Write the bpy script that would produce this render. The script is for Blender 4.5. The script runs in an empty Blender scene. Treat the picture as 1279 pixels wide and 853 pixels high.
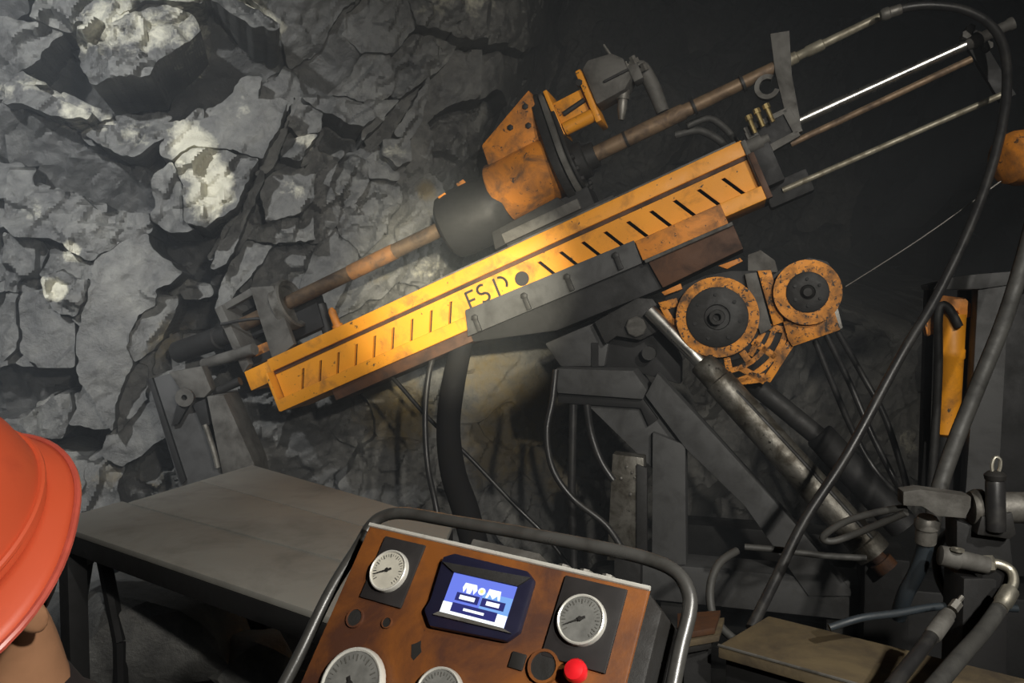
import bpy, bmesh, math, random
import numpy as np
from mathutils import Vector, Matrix

random.seed(7)
SC = bpy.context.scene
COL = SC.collection

# ---------------------------------------------------------------- camera, world, lamps, exposure
FPX = 1000.0                      # focal length in pixels of the 1279 x 853 frame
CAM = Vector((0.0, 0.0, 1.65))
PITCH = math.radians(3.0)
cd = bpy.data.cameras.new('camera'); cam = bpy.data.objects.new('camera', cd); COL.objects.link(cam)
cam.location = CAM; cam.rotation_euler = (math.pi / 2 - PITCH, 0, 0)
cd.sensor_width = 36.0; cd.lens = 36.0 * FPX / 1279.0; cd.clip_start = 0.02; cd.clip_end = 100
SC.camera = cam

SC.view_settings.view_transform = 'Standard'; SC.view_settings.look = 'None'
SC.view_settings.gamma = 1.0; SC.view_settings.use_curve_mapping = False
SC.view_settings.exposure = 0.0

wd = bpy.data.worlds.new('mine_air'); SC.world = wd; wd.use_nodes = True
wd.node_tree.nodes['Background'].inputs[0].default_value = (0.55, 0.6, 0.7, 1)
wd.node_tree.nodes['Background'].inputs[1].default_value = 0.004

def lamp(name, kind, loc, energy, color, target=None, size=0.1, cone=60, blend=0.6):
    l = bpy.data.lights.new(name, kind); o = bpy.data.objects.new(name, l); COL.objects.link(o)
    o.location = loc; l.energy = energy; l.color = color
    if kind == 'AREA':
        l.size = size
    else:
        l.shadow_soft_size = size
    if kind == 'SPOT':
        l.spot_size = math.radians(cone); l.spot_blend = blend
    if target is not None:
        d = Vector(target) - Vector(loc)
        o.rotation_euler = d.to_track_quat('-Z', 'Y').to_euler()
    return o

# flood lamp hung high on the left behind the photographer, a cap lamp at the photographer's side, two unseen fill lamps added to the right
lamp('flood_lamp', 'SPOT', (-2.1, 0.2, 3.9), 860, (0.95, 0.98, 1.0), (-2.9, 4.2, 2.2), 0.05, 70, 0.9)
lamp('cap_lamp', 'SPOT', (0.10, -0.30, 1.95), 2100, (1.0, 0.92, 0.70), (-0.26, 3.72, 1.70), 0.03, 17, 1.0)
lamp('fill_lamp', 'SPOT', (0.75, -0.60, 2.35), 230, (1.0, 0.96, 0.88), (-0.55, 3.1, 1.0), 0.04, 92, 0.9)  # unseen lamp added to lift the platform, helmet and low rock
lamp('right_fill_lamp', 'SPOT', (1.5, -0.6, 3.3), 330, (1.0, 0.96, 0.88), (0.9, 3.0, 1.4), 0.06, 84, 0.9)  # unseen lamp added to brighten the rods and fittings on the right

# ---------------------------------------------------------------- rays through the photograph, to measure places
_cx, _sx = math.cos(PITCH), math.sin(PITCH)
FWD = Vector((0, _cx, -_sx)); UPV = Vector((0, _sx, _cx)); RGT = Vector((1, 0, 0))
def ray(px, py):
    return FWD + RGT * ((px - 639.5) / FPX) + UPV * ((426.5 - py) / FPX)
def W(px, py, d):
    return CAM + ray(px, py) * d
def on_plane(px, py, p0, n):
    r = ray(px, py); t = (Vector(p0) - CAM).dot(n) / r.dot(n)
    return CAM + r * t
def on_z(px, py, z):
    return on_plane(px, py, (0, 0, z), Vector((0, 0, 1)))

class Frame:
    """local axes: a along, n towards the viewer's side, u up"""
    def __init__(s, o, a, n, u):
        s.o = Vector(o); s.a = Vector(a).normalized(); s.n = Vector(n).normalized(); s.u = Vector(u).normalized()
    def p(s, a, n, u):
        return s.o + s.a * a + s.n * n + s.u * u
    def hit(s, px, py, n=0.0):
        return on_plane(px, py, s.o + s.n * n, s.n)
    def au(s, px, py, n=0.0):
        q = s.hit(px, py, n) - s.o
        return q.dot(s.a), q.dot(s.u)

# ---------------------------------------------------------------- materials
MATS = {}
def nodes_of(name):
    m = bpy.data.materials.new(name); m.use_nodes = True
    nt = m.node_tree; b = nt.nodes['Principled BSDF']
    return m, nt, b
def N(nt, t, **kw):
    n = nt.nodes.new(t)
    for k, v in kw.items():
        if k.startswith('i_'):
            n.inputs[k[2:].replace('_', ' ')].default_value = v
        else:
            setattr(n, k, v)
    return n
def ramp(nt, fac, stops):
    r = nt.nodes.new('ShaderNodeValToRGB')
    el = r.color_ramp.elements
    while len(el) < len(stops):
        el.new(0.5)
    for e, (p, c) in zip(el, stops):
        e.position = p; e.color = (c[0], c[1], c[2], 1) if not isinstance(c, (int, float)) else (c, c, c, 1)
    nt.links.new(fac, r.inputs[0]); return r.outputs[0]
def mix(nt, fac, a, b):
    m = nt.nodes.new('ShaderNodeMix'); m.data_type = 'RGBA'
    if isinstance(fac, (int, float)): m.inputs[0].default_value = fac
    else: nt.links.new(fac, m.inputs[0])
    for s, v in ((6, a), (7, b)):
        if isinstance(v, tuple): m.inputs[s].default_value = (*v[:3], 1)
        else: nt.links.new(v, m.inputs[s])
    return m.outputs[2]
def coords(nt):
    return nt.nodes.new('ShaderNodeTexCoord').outputs['Object']
def noise(nt, co, scale, detail=5, rough=0.6, dist=0.0):
    n = N(nt, 'ShaderNodeTexNoise'); n.inputs['Scale'].default_value = scale
    n.inputs['Detail'].default_value = detail; n.inputs['Roughness'].default_value = rough
    n.inputs['Distortion'].default_value = dist
    nt.links.new(co, n.inputs['Vector']); return n.outputs['Fac']
def bump(nt, b, h, strength, dist=0.01):
    n = nt.nodes.new('ShaderNodeBump'); n.inputs['Strength'].default_value = strength; n.inputs['Distance'].default_value = dist
    nt.links.new(h, n.inputs['Height']); nt.links.new(n.outputs[0], b.inputs['Normal'])

def worn(name, base, dirt, amount=0.5, scale=9, rough=0.55, metal=0.0, chip=None, chip_amt=0.62, bumps=0.25, rough2=None, spec=0.5):
    """painted or bare metal with dirt patches of its own shape and chips"""
    m, nt, b = nodes_of(name); co = coords(nt)
    f1 = noise(nt, co, scale, 8, 0.65, 0.4)
    c = ramp(nt, f1, [(max(0.0, amount - 0.12), (0, 0, 0)), (min(1, amount + 0.10), (1, 1, 1))])
    col = mix(nt, c, dirt, base)
    f3 = noise(nt, co, scale * 0.35, 3, 0.5)
    v = ramp(nt, f3, [(0.25, (0.72, 0.70, 0.68)), (0.75, (1.12, 1.1, 1.08))])
    mm = nt.nodes.new('ShaderNodeMix'); mm.data_type = 'RGBA'; mm.blend_type = 'MULTIPLY'; mm.inputs[0].default_value = 1
    nt.links.new(col, mm.inputs[6]); nt.links.new(v, mm.inputs[7]); col = mm.outputs[2]
    if chip:
        f2 = noise(nt, co, scale * 4.2, 6, 0.7, 0.2)
        k = ramp(nt, f2, [(chip_amt, (0, 0, 0)), (chip_amt + 0.03, (1, 1, 1))])
        col = mix(nt, k, col, chip)
    nt.links.new(col, b.inputs['Base Color'])
    b.inputs['Metallic'].default_value = metal
    b.inputs['Specular IOR Level'].default_value = spec
    r = ramp(nt, f1, [(0.3, min(1, (rough2 if rough2 else rough + 0.25))), (0.7, rough)])
    nt.links.new(r, b.inputs['Roughness'])
    bump(nt, b, noise(nt, co, scale * 6, 6, 0.7), bumps, 0.004)
    MATS[name] = m
    return m
def plain(name, col, rough=0.5, metal=0.0, emit=None, es=0.0, scale=30, var=0.15, spec=0.5):
    m, nt, b = nodes_of(name); co = coords(nt)
    f = noise(nt, co, scale, 4)
    c = ramp(nt, f, [(0.3, tuple(x * (1 - var) for x in col)), (0.7, tuple(min(1, x * (1 + var)) for x in col))])
    nt.links.new(c, b.inputs['Base Color'])
    b.inputs['Roughness'].default_value = rough; b.inputs['Metallic'].default_value = metal
    b.inputs['Specular IOR Level'].default_value = spec
    if emit:
        b.inputs['Emission Color'].default_value = (*emit, 1); b.inputs['Emission Strength'].default_value = es
    MATS[name] = m
    return m

worn('yellow_paint', (0.80, 0.32, 0.012), (0.22, 0.09, 0.02), 0.37, 7, 0.42, 0, (0.05, 0.035, 0.02), 0.635, 0.2)
worn('orange_paint', (0.62, 0.22, 0.02), (0.15, 0.07, 0.025), 0.46, 9, 0.5, 0, (0.035, 0.026, 0.02), 0.61, 0.3)
worn('winch_paint', (0.70, 0.26, 0.015), (0.10, 0.05, 0.02), 0.44, 13, 0.5, 0, (0.02, 0.016, 0.013), 0.555, 0.3)
worn('dark_rust', (0.085, 0.034, 0.012), (0.03, 0.014, 0.008), 0.48, 9, 0.6, 0, (0.015, 0.01, 0.008), 0.68, 0.25)
worn('matte_black', (0.007, 0.007, 0.008), (0.012, 0.011, 0.01), 0.45, 10, 0.75, 0, None, 0, 0.1, None, 0.25)
worn('guard_paint', (0.05, 0.05, 0.048), (0.025, 0.024, 0.022), 0.45, 14, 0.25, 0, (0.2, 0.19, 0.17), 0.72, 0.08, 0.4, 0.8)
worn('bright_rim', (0.62, 0.62, 0.58), (0.4, 0.39, 0.35), 0.35, 25, 0.25, 0.3, None, 0, 0.03, 0.35, 0.8)
worn('rusty_orange', (0.30, 0.09, 0.015), (0.07, 0.025, 0.012), 0.47, 7, 0.5, 0, (0.02, 0.012, 0.01), 0.68, 0.2)
worn('panel_paint', (0.22, 0.075, 0.015), (0.07, 0.024, 0.011), 0.50, 7, 0.42, 0, (0.025, 0.012, 0.01), 0.70, 0.15)
worn('grey_steel', (0.12, 0.118, 0.11), (0.05, 0.047, 0.042), 0.48, 8, 0.6, 0.1, (0.15, 0.14, 0.12), 0.72, 0.25)
worn('frame_steel', (0.072, 0.074, 0.076), (0.04, 0.04, 0.04), 0.45, 7, 0.6, 0.1, (0.11, 0.11, 0.1), 0.76, 0.2)
worn('dark_steel', (0.028, 0.028, 0.028), (0.014, 0.013, 0.012), 0.5, 12, 0.5, 0.2, (0.08, 0.075, 0.07), 0.72, 0.25)
worn('black_steel', (0.014, 0.014, 0.015), (0.008, 0.008, 0.008), 0.5, 9, 0.55, 0.1, (0.04, 0.04, 0.04), 0.74, 0.2)
worn('light_steel', (0.20, 0.195, 0.18), (0.07, 0.065, 0.055), 0.45, 14, 0.4, 0.5, (0.3, 0.3, 0.28), 0.7, 0.2)
worn('deck_steel', (0.27, 0.267, 0.245), (0.19, 0.186, 0.17), 0.42, 3.5, 0.55, 0.1, (0.22, 0.22, 0.2), 0.74, 0.15)
worn('chrome', (0.75, 0.75, 0.72), (0.45, 0.44, 0.4), 0.35, 10, 0.18, 1.0, None, 0, 0.03, 0.4)
worn('muddy_cylinder', (0.20, 0.195, 0.175), (0.055, 0.048, 0.036), 0.52, 10, 0.35, 0.6, (0.03, 0.025, 0.02), 0.62, 0.35)
worn('rod_brown', (0.17, 0.115, 0.07), (0.06, 0.042, 0.03), 0.47, 14, 0.45, 0.4, (0.24, 0.2, 0.15), 0.68, 0.2)
worn('rod_orange', (0.36, 0.17, 0.06), (0.12, 0.075, 0.045), 0.46, 16, 0.5, 0.2, (0.2, 0.16, 0.12), 0.68, 0.25)
worn('rod_tan', (0.24, 0.165, 0.10), (0.09, 0.06, 0.04), 0.46, 14, 0.42, 0.3, (0.3, 0.25, 0.19), 0.68, 0.2)
worn('muddy_tail', (0.34, 0.32, 0.25), (0.14, 0.12, 0.08), 0.45, 16, 0.35, 0.4, (0.5, 0.48, 0.42), 0.68, 0.2)
worn('rubber', (0.02, 0.02, 0.021), (0.034, 0.033, 0.031), 0.42, 14, 0.28, 0, None, 0, 0.1)
worn('dusty_rubber', (0.055, 0.055, 0.052), (0.025, 0.025, 0.024), 0.45, 14, 0.5, 0, None, 0, 0.1)
worn('blue_rubber', (0.022, 0.03, 0.038), (0.02, 0.025, 0.03), 0.45, 14, 0.45, 0, None, 0, 0.1)
worn('brass', (0.42, 0.33, 0.15), (0.16, 0.12, 0.06), 0.42, 20, 0.35, 0.9, None, 0, 0.1)
worn('silver_fitting', (0.6, 0.58, 0.5), (0.28, 0.26, 0.2), 0.4, 25, 0.3, 0.9, None, 0, 0.1)
worn('plank_wood', (0.13, 0.10, 0.055), (0.06, 0.045, 0.028), 0.47, 5, 0.6, 0, (0.05, 0.035, 0.02), 0.72, 0.4)
worn('helmet_plastic', (0.56, 0.085, 0.032), (0.40, 0.055, 0.022), 0.33, 5, 0.38, 0, (0.35, 0.1, 0.06), 0.78, 0.05)
plain('helmet_edge', (0.42, 0.075, 0.05), 0.35)
plain('skin', (0.36, 0.185, 0.10), 0.5, var=0.08)
plain('hair', (0.012, 0.009, 0.008), 0.6)
plain('dark_cloth', (0.012, 0.007, 0.007), 0.95)
plain('work_cloth', (0.02, 0.022, 0.03), 0.9)
plain('gauge_face', (0.42, 0.40, 0.34), 0.5, var=0.12, scale=60)
plain('gauge_face_dark', (0.13, 0.13, 0.122), 0.5, var=0.25, scale=60)
plain('tick_ink', (0.08, 0.078, 0.07), 0.6)
plain('ink', (0.012, 0.011, 0.010), 0.6)
plain('black_plate', (0.018, 0.016, 0.016), 0.55, var=0.3)
plain('navy_plastic', (0.012, 0.012, 0.028), 0.33)
plain('red_plastic', (0.62, 0.012, 0.018), 0.3)
plain('wire', (0.25, 0.24, 0.22), 0.4, 0.6)
plain('screen_blue', (0.02, 0.03, 0.1), 0.3, 0, (0.16, 0.22, 0.85), 0.9, var=0)
plain('screen_cyan', (0.02, 0.03, 0.1), 0.3, 0, (0.22, 0.45, 0.9), 0.9, var=0)
plain('screen_white', (0.3, 0.3, 0.3), 0.3, 0, (0.82, 0.92, 1.0), 1.1, var=0)
plain('screen_yellow', (0.3, 0.3, 0.1), 0.3, 0, (0.85, 0.8, 0.3), 0.9, var=0)
plain('screen_navy', (0.01, 0.01, 0.04), 0.3, 0, (0.03, 0.035, 0.2), 0.7, var=0)

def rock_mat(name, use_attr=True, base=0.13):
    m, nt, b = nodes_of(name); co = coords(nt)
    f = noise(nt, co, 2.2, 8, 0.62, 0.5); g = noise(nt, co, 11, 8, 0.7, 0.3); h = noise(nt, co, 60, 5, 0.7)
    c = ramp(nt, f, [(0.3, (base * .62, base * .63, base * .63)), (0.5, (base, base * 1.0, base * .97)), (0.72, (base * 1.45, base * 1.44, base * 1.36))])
    sp = ramp(nt, g, [(0.35, (0.62, 0.62, 0.63)), (0.6, (1.1, 1.1, 1.08)), (0.75, (1.5, 1.48, 1.4))])
    mm = nt.nodes.new('ShaderNodeMix'); mm.data_type = 'RGBA'; mm.blend_type = 'MULTIPLY'; mm.inputs[0].default_value = 1
    nt.links.new(c, mm.inputs[6]); nt.links.new(sp, mm.inputs[7]); col = mm.outputs[2]
    if use_attr:
        at = N(nt, 'ShaderNodeAttribute'); at.attribute_name = 'mineral_shade'
        sep = nt.nodes.new('ShaderNodeSeparateColor'); nt.links.new(at.outputs['Color'], sep.inputs[0])
        # quartz (R), yellow clay (G), shade darkened into recesses, random dark blocks (B)
        def masked(ch, lo, hi):
            a = nt.nodes.new('ShaderNodeMath'); a.operation = 'ADD'
            nt.links.new(sep.outputs[ch], a.inputs[0])
            s = nt.nodes.new('ShaderNodeMath'); s.operation = 'MULTIPLY_ADD'
            nt.links.new(g, s.inputs[0]); s.inputs[1].default_value = 1.3; s.inputs[2].default_value = -0.65
            nt.links.new(s.outputs[0], a.inputs[1])
            return ramp(nt, a.outputs[0], [(lo, 0.0), (hi, 1.0)])
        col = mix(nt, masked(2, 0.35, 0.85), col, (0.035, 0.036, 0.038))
        col = mix(nt, masked(1, 0.35, 0.95), col, (0.17, 0.12, 0.035))
        col = mix(nt, masked(0, 0.4, 0.75), col, (0.62, 0.60, 0.49))
    nt.links.new(col, b.inputs['Base Color'])
    r = ramp(nt, g, [(0.3, 0.34), (0.7, 0.62)]); nt.links.new(r, b.inputs['Roughness'])
    add = nt.nodes.new('ShaderNodeMath'); add.operation = 'MULTIPLY_ADD'
    nt.links.new(h, add.inputs[0]); add.inputs[1].default_value = 0.35; nt.links.new(g, add.inputs[2])
    bump(nt, b, add.outputs[0], 0.55, 0.03)
    MATS[name] = m
rock_mat('rock', True, 0.155)
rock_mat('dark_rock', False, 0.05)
rock_mat('loose_rock', False, 0.17)
rock_mat('floor_mud', False, 0.03)

# ---------------------------------------------------------------- object helpers
def tag(o, label=None, cat=None, group=None, kind=None):
    if label: o['label'] = label
    if cat: o['category'] = cat
    if group: o['group'] = group
    if kind: o['kind'] = kind
    return o
def root(name, loc, label, cat, group=None):
    o = bpy.data.objects.new(name, None); COL.objects.link(o); o.location = loc; o.empty_display_size = 0.05
    return tag(o, label, cat, group)
def link(name, me, mat, parent=None):
    o = bpy.data.objects.new(name, me); COL.objects.link(o)
    if mat: me.materials.append(MATS[mat])
    if parent is not None:
        o.parent = parent
        if parent.type == 'EMPTY':
            o.location = -parent.location
    return o

class MB:
    """collects shapes given in world metres into one mesh"""
    def __init__(s):
        s.bm = bmesh.new()
    def _bevel(s, faces, bev, seg=2):
        if bev > 0:
            es = list({e for f in faces for e in f.edges})
            bmesh.ops.bevel(s.bm, geom=es, offset=bev, segments=seg, affect='EDGES', profile=0.6, clamp_overlap=True)
    def hexa(s, pts, bev=0.0):
        """8 points: bottom ring of 4 then top ring of 4"""
        v = [s.bm.verts.new(p) for p in pts]
        idx = [(0, 1, 2, 3), (7, 6, 5, 4), (0, 4, 5, 1), (1, 5, 6, 2), (2, 6, 7, 3), (3, 7, 4, 0)]
        f = [s.bm.faces.new([v[i] for i in q]) for q in idx]
        bmesh.ops.recalc_face_normals(s.bm, faces=f); s._bevel(f, bev); return s
    def box(s, F, a0, a1, n0, n1, u0, u1, bev=0.0):
        return s.hexa([F.p(a0, n0, u0), F.p(a1, n0, u0), F.p(a1, n1, u0), F.p(a0, n1, u0),
                       F.p(a0, n0, u1), F.p(a1, n0, u1), F.p(a1, n1, u1), F.p(a0, n1, u1)], bev)
    def prism(s, poly, vec, bev=0.0):
        """polygon of world points pushed along vec"""
        vec = Vector(vec)
        lo = [s.bm.verts.new(p) for p in poly]; hi = [s.bm.verts.new(Vector(p) + vec) for p in poly]
        n = len(poly); f = [s.bm.faces.new(lo[::-1]), s.bm.faces.new(hi)]
        for i in range(n):
            f.append(s.bm.faces.new((lo[i], lo[(i + 1) % n], hi[(i + 1) % n], hi[i])))
        bmesh.ops.recalc_face_normals(s.bm, faces=f); s._bevel(f, bev); return s
    def lathe(s, p0, axis, prof, seg=32, ref=None):
        """profile [(distance along axis, radius)]"""
        ax = Vector(axis).normalized()
        x = (ref if ref else (Vector((0, 0, 1)) if abs(ax.z) < 0.9 else Vector((1, 0, 0)))); x = (x - ax * x.dot(ax)).normalized(); y = ax.cross(x)
        rings = []
        for (t, r) in prof:
            c = Vector(p0) + ax * t
            if r < 1e-6: rings.append([s.bm.verts.new(c)])
            else: rings.append([s.bm.verts.new(c + (x * math.cos(2 * math.pi * i / seg) + y * math.sin(2 * math.pi * i / seg)) * r) for i in range(seg)])
        f = []
        for A, B in zip(rings[:-1], rings[1:]):
            for i in range(seg):
                j = (i + 1) % seg
                if len(A) == 1 and len(B) == 1: continue
                if len(A) == 1: f.append(s.bm.faces.new((A[0], B[i], B[j])))
                elif len(B) == 1: f.append(s.bm.faces.new((A[i], A[j], B[0])))
                else: f.append(s.bm.faces.new((A[i], A[j], B[j], B[i])))
        for R, rev in ((rings[0], True), (rings[-1], False)):
            if len(R) > 1: f.append(s.bm.faces.new(R[::-1] if rev else R))
        bmesh.ops.recalc_face_normals(s.bm, faces=f)
        return s
    def cyl(s, p0, p1, r, r1=None, seg=24, ch=0.0):
        p0, p1 = Vector(p0), Vector(p1); L = (p1 - p0).length; r1 = r if r1 is None else r1
        pr = [(0, r - ch), (ch, r), (L - ch, r1), (L, r1 - ch)] if ch > 0 else [(0, r), (L, r1)]
        return s.lathe(p0, p1 - p0, pr, seg)
    def tube(s, pts, r, seg=10, sub=6, smooth=True, closed=False):
        """pts world points, r number or list"""
        pts = [Vector(p) for p in pts]
        rs = r if isinstance(r, (list, tuple)) else [r] * len(pts)
        path, rad = [], []
        if smooth and len(pts) > 2:
            n = len(pts); last = n if closed else n - 1
            for i in range(last):
                g = lambda k: pts[k % n] if closed else pts[max(0, min(n - 1, k))]
                p0, p1, p2, p3 = g(i - 1), g(i), g(i + 1), g(i + 2)
                for k in range(sub):
                    t = k / sub
                    path.append(0.5 * ((2 * p1) + (p2 - p0) * t + (2 * p0 - 5 * p1 + 4 * p2 - p3) * t * t + (3 * p1 - p0 - 3 * p2 + p3) * t ** 3))
                    rad.append(rs[i] * (1 - t) + rs[(i + 1) % n] * t)
            if not closed: path.append(pts[-1]); rad.append(rs[-1])
        else:
            path, rad = pts, list(rs)
        n = len(path); rings = []; x = None
        for i in range(n):
            if closed: t = path[(i + 1) % n] - path[i - 1]
            else: t = path[min(i + 1, n - 1)] - path[max(i - 1, 0)]
            t = t.normalized()
            if x is None:
                x = Vector((0, 0, 1)) if abs(t.z) < 0.9 else Vector((1, 0, 0))
            x = (x - t * x.dot(t)).normalized(); y = t.cross(x)
            rings.append([s.bm.verts.new(path[i] + (x * math.cos(2 * math.pi * k / seg) + y * math.sin(2 * math.pi * k / seg)) * rad[i]) for k in range(seg)])
        f = []
        for i in range(n if closed else n - 1):
            A, B = rings[i], rings[(i + 1) % n]
            for k in range(seg):
                f.append(s.bm.faces.new((A[k], A[(k + 1) % seg], B[(k + 1) % seg], B[k])))
        if not closed:
            f.append(s.bm.faces.new(rings[0][::-1])); f.append(s.bm.faces.new(rings[-1]))
        bmesh.ops.recalc_face_normals(s.bm, faces=f)
        return s
    def ring(s, c, ax, x, r0, r1, h, a0=0.0, a1=360.0, seg=40):
        """flat ring or ring sector: centre, axis (thickness h along it), reference x, inner and outer radius"""
        ax = Vector(ax).normalized(); x = Vector(x).normalized(); y = ax.cross(x)
        full = abs(a1 - a0) >= 359.9
        n = seg if full else seg + 1
        q = []
        for i in range(n):
            t = math.radians(a0 + (a1 - a0) * i / seg); d = x * math.cos(t) + y * math.sin(t)
            q.append([s.bm.verts.new(Vector(c) + d * r + ax * k) for (r, k) in ((r0, 0), (r1, 0), (r1, h), (r0, h))])
        f = []
        for i in range(n if full else n - 1):
            A, B = q[i], q[(i + 1) % n]
            for k in range(4):
                f.append(s.bm.faces.new((A[k], A[(k + 1) % 4], B[(k + 1) % 4], B[k])))
        if not full:
            f.append(s.bm.faces.new(q[0])); f.append(s.bm.faces.new(q[-1]))
        bmesh.ops.recalc_face_normals(s.bm, faces=f)
        return s
    def build(s, name, mat, parent=None, smooth=True, angle=40):
        me = bpy.data.meshes.new(name); s.bm.to_mesh(me); s.bm.free()
        o = link(name, me, mat, parent)
        if smooth:
            me.shade_smooth()
            me.set_sharp_from_angle(angle=math.radians(angle))
        return o

def hose(name, pts, r, mat, label, cat='hose', group=None, seg=10, ends=None):
    """pts: (px, py, depth)"""
    P = [W(*p) for p in pts]
    if not ends:
        return tag(MB().tube(P, r, seg).build(name, mat), label, cat, group)
    e = root(name, P[-1] if P[-1].z < P[0].z else P[0], label, cat, group)
    MB().tube(P, r, seg).build('hose_body', mat, e)
    if ends:
        for k in ends:
            a, b_ = (P[0], P[1]) if k == 0 else (P[-1], P[-2])
            d = (b_ - a).normalized()
            MB().lathe(a - d * 0.015, d, [(0, r * 1.1), (0.012, r * 1.45), (0.03, r * 1.45), (0.034, r * 1.25), (0.075, r * 1.25), (0.078, r)], 12).build('ferrule', 'light_steel', e)
    return e
# ================================================================ the setting: rock walls, roof, floor
def vnoise(x, y, seed):
    """smooth value noise in numpy, about -1..1"""
    xi = np.floor(x).astype(np.int64); yi = np.floor(y).astype(np.int64); xf = x - xi; yf = y - yi
    def h(a, b):
        n = (a * 374761393 + b * 668265263 + seed * 1442695041) & 0xffffffff
        n = ((n ^ (n >> 13)) * 1274126177) & 0xffffffff
        return ((n ^ (n >> 16)) & 0xffff) / 32767.5 - 1
    u = xf * xf * (3 - 2 * xf); v = yf * yf * (3 - 2 * yf)
    return (h(xi, yi) * (1 - u) + h(xi + 1, yi) * u) * (1 - v) + (h(xi, yi + 1) * (1 - u) + h(xi + 1, yi + 1) * u) * v
def hash3(a, b, seed):
    out = []
    for k in range(4):
        n = (a * 374761393 + b * 668265263 + (seed * 31 + k) * 1442695041) & 0xffffffff
        n = ((n ^ (n >> 13)) * 1274126177) & 0xffffffff
        n = ((n ^ (n >> 15)) * 2246822519) & 0xffffffff
        out.append(((n ^ (n >> 16)) & 0xffff) / 65535.0)
    return out
def facets(x, y, size, amp, tilt, seed, ang=0.0, asp=1.0, edge=False, soft=0.02):
    """broken rock: each cell of a jittered pattern is a tilted plane of its own"""
    c, s = math.cos(ang), math.sin(ang)
    X = (x * c + y * s) / size; Y = (-x * s + y * c) / size * asp
    xi = np.floor(X).astype(np.int64); yi = np.floor(Y).astype(np.int64)
    best = np.full(X.shape, 1e9); sec = np.full(X.shape, 1e9); out = np.zeros(X.shape); out2 = np.zeros(X.shape)
    for dx in (-1, 0, 1):
        for dy in (-1, 0, 1):
            a, b = xi + dx, yi + dy
            r = hash3(a, b, seed)
            px = a + 0.15 + 0.7 * r[0]; py = b + 0.15 + 0.7 * r[1]
            ex, ey = X - px, Y - py
            d = np.maximum(np.abs(ex), np.abs(ey)) * 0.55 + np.sqrt(ex * ex + ey * ey) * 0.45
            h = amp * (r[2] - 0.5) * 2 + tilt * size * ((r[3] - 0.5) * 2 * ex + (r[0] * 3.7 % 1 - 0.5) * 2 * ey)
            m = d < best
            m2 = (~m) & (d < sec)
            out2 = np.where(m, out, np.where(m2, h, out2))
            sec = np.where(m, best, np.where(m2, d, sec))
            best = np.where(m, d, best); out = np.where(m, h, out)
    e = (sec - best) * size
    out = out + (out2 - out) * 0.5 * np.clip(1 - e / soft, 0, 1)      # steep but unbroken flanks between facets
    return (out, e) if edge else out

WS = Vector((9.2, 2.8, 0)).normalized()            # along the main rock wall
WN = Vector((WS.y, -WS.x, 0))                      # out of it, to the viewer
WO = Vector((-4.6, 3.68, 0))                       # its left foot
def wall_sz(px, py, h=0.0):
    q = on_plane(px, py, WO + WN * h, WN) - WO
    return q.dot(WS), q.z

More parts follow.
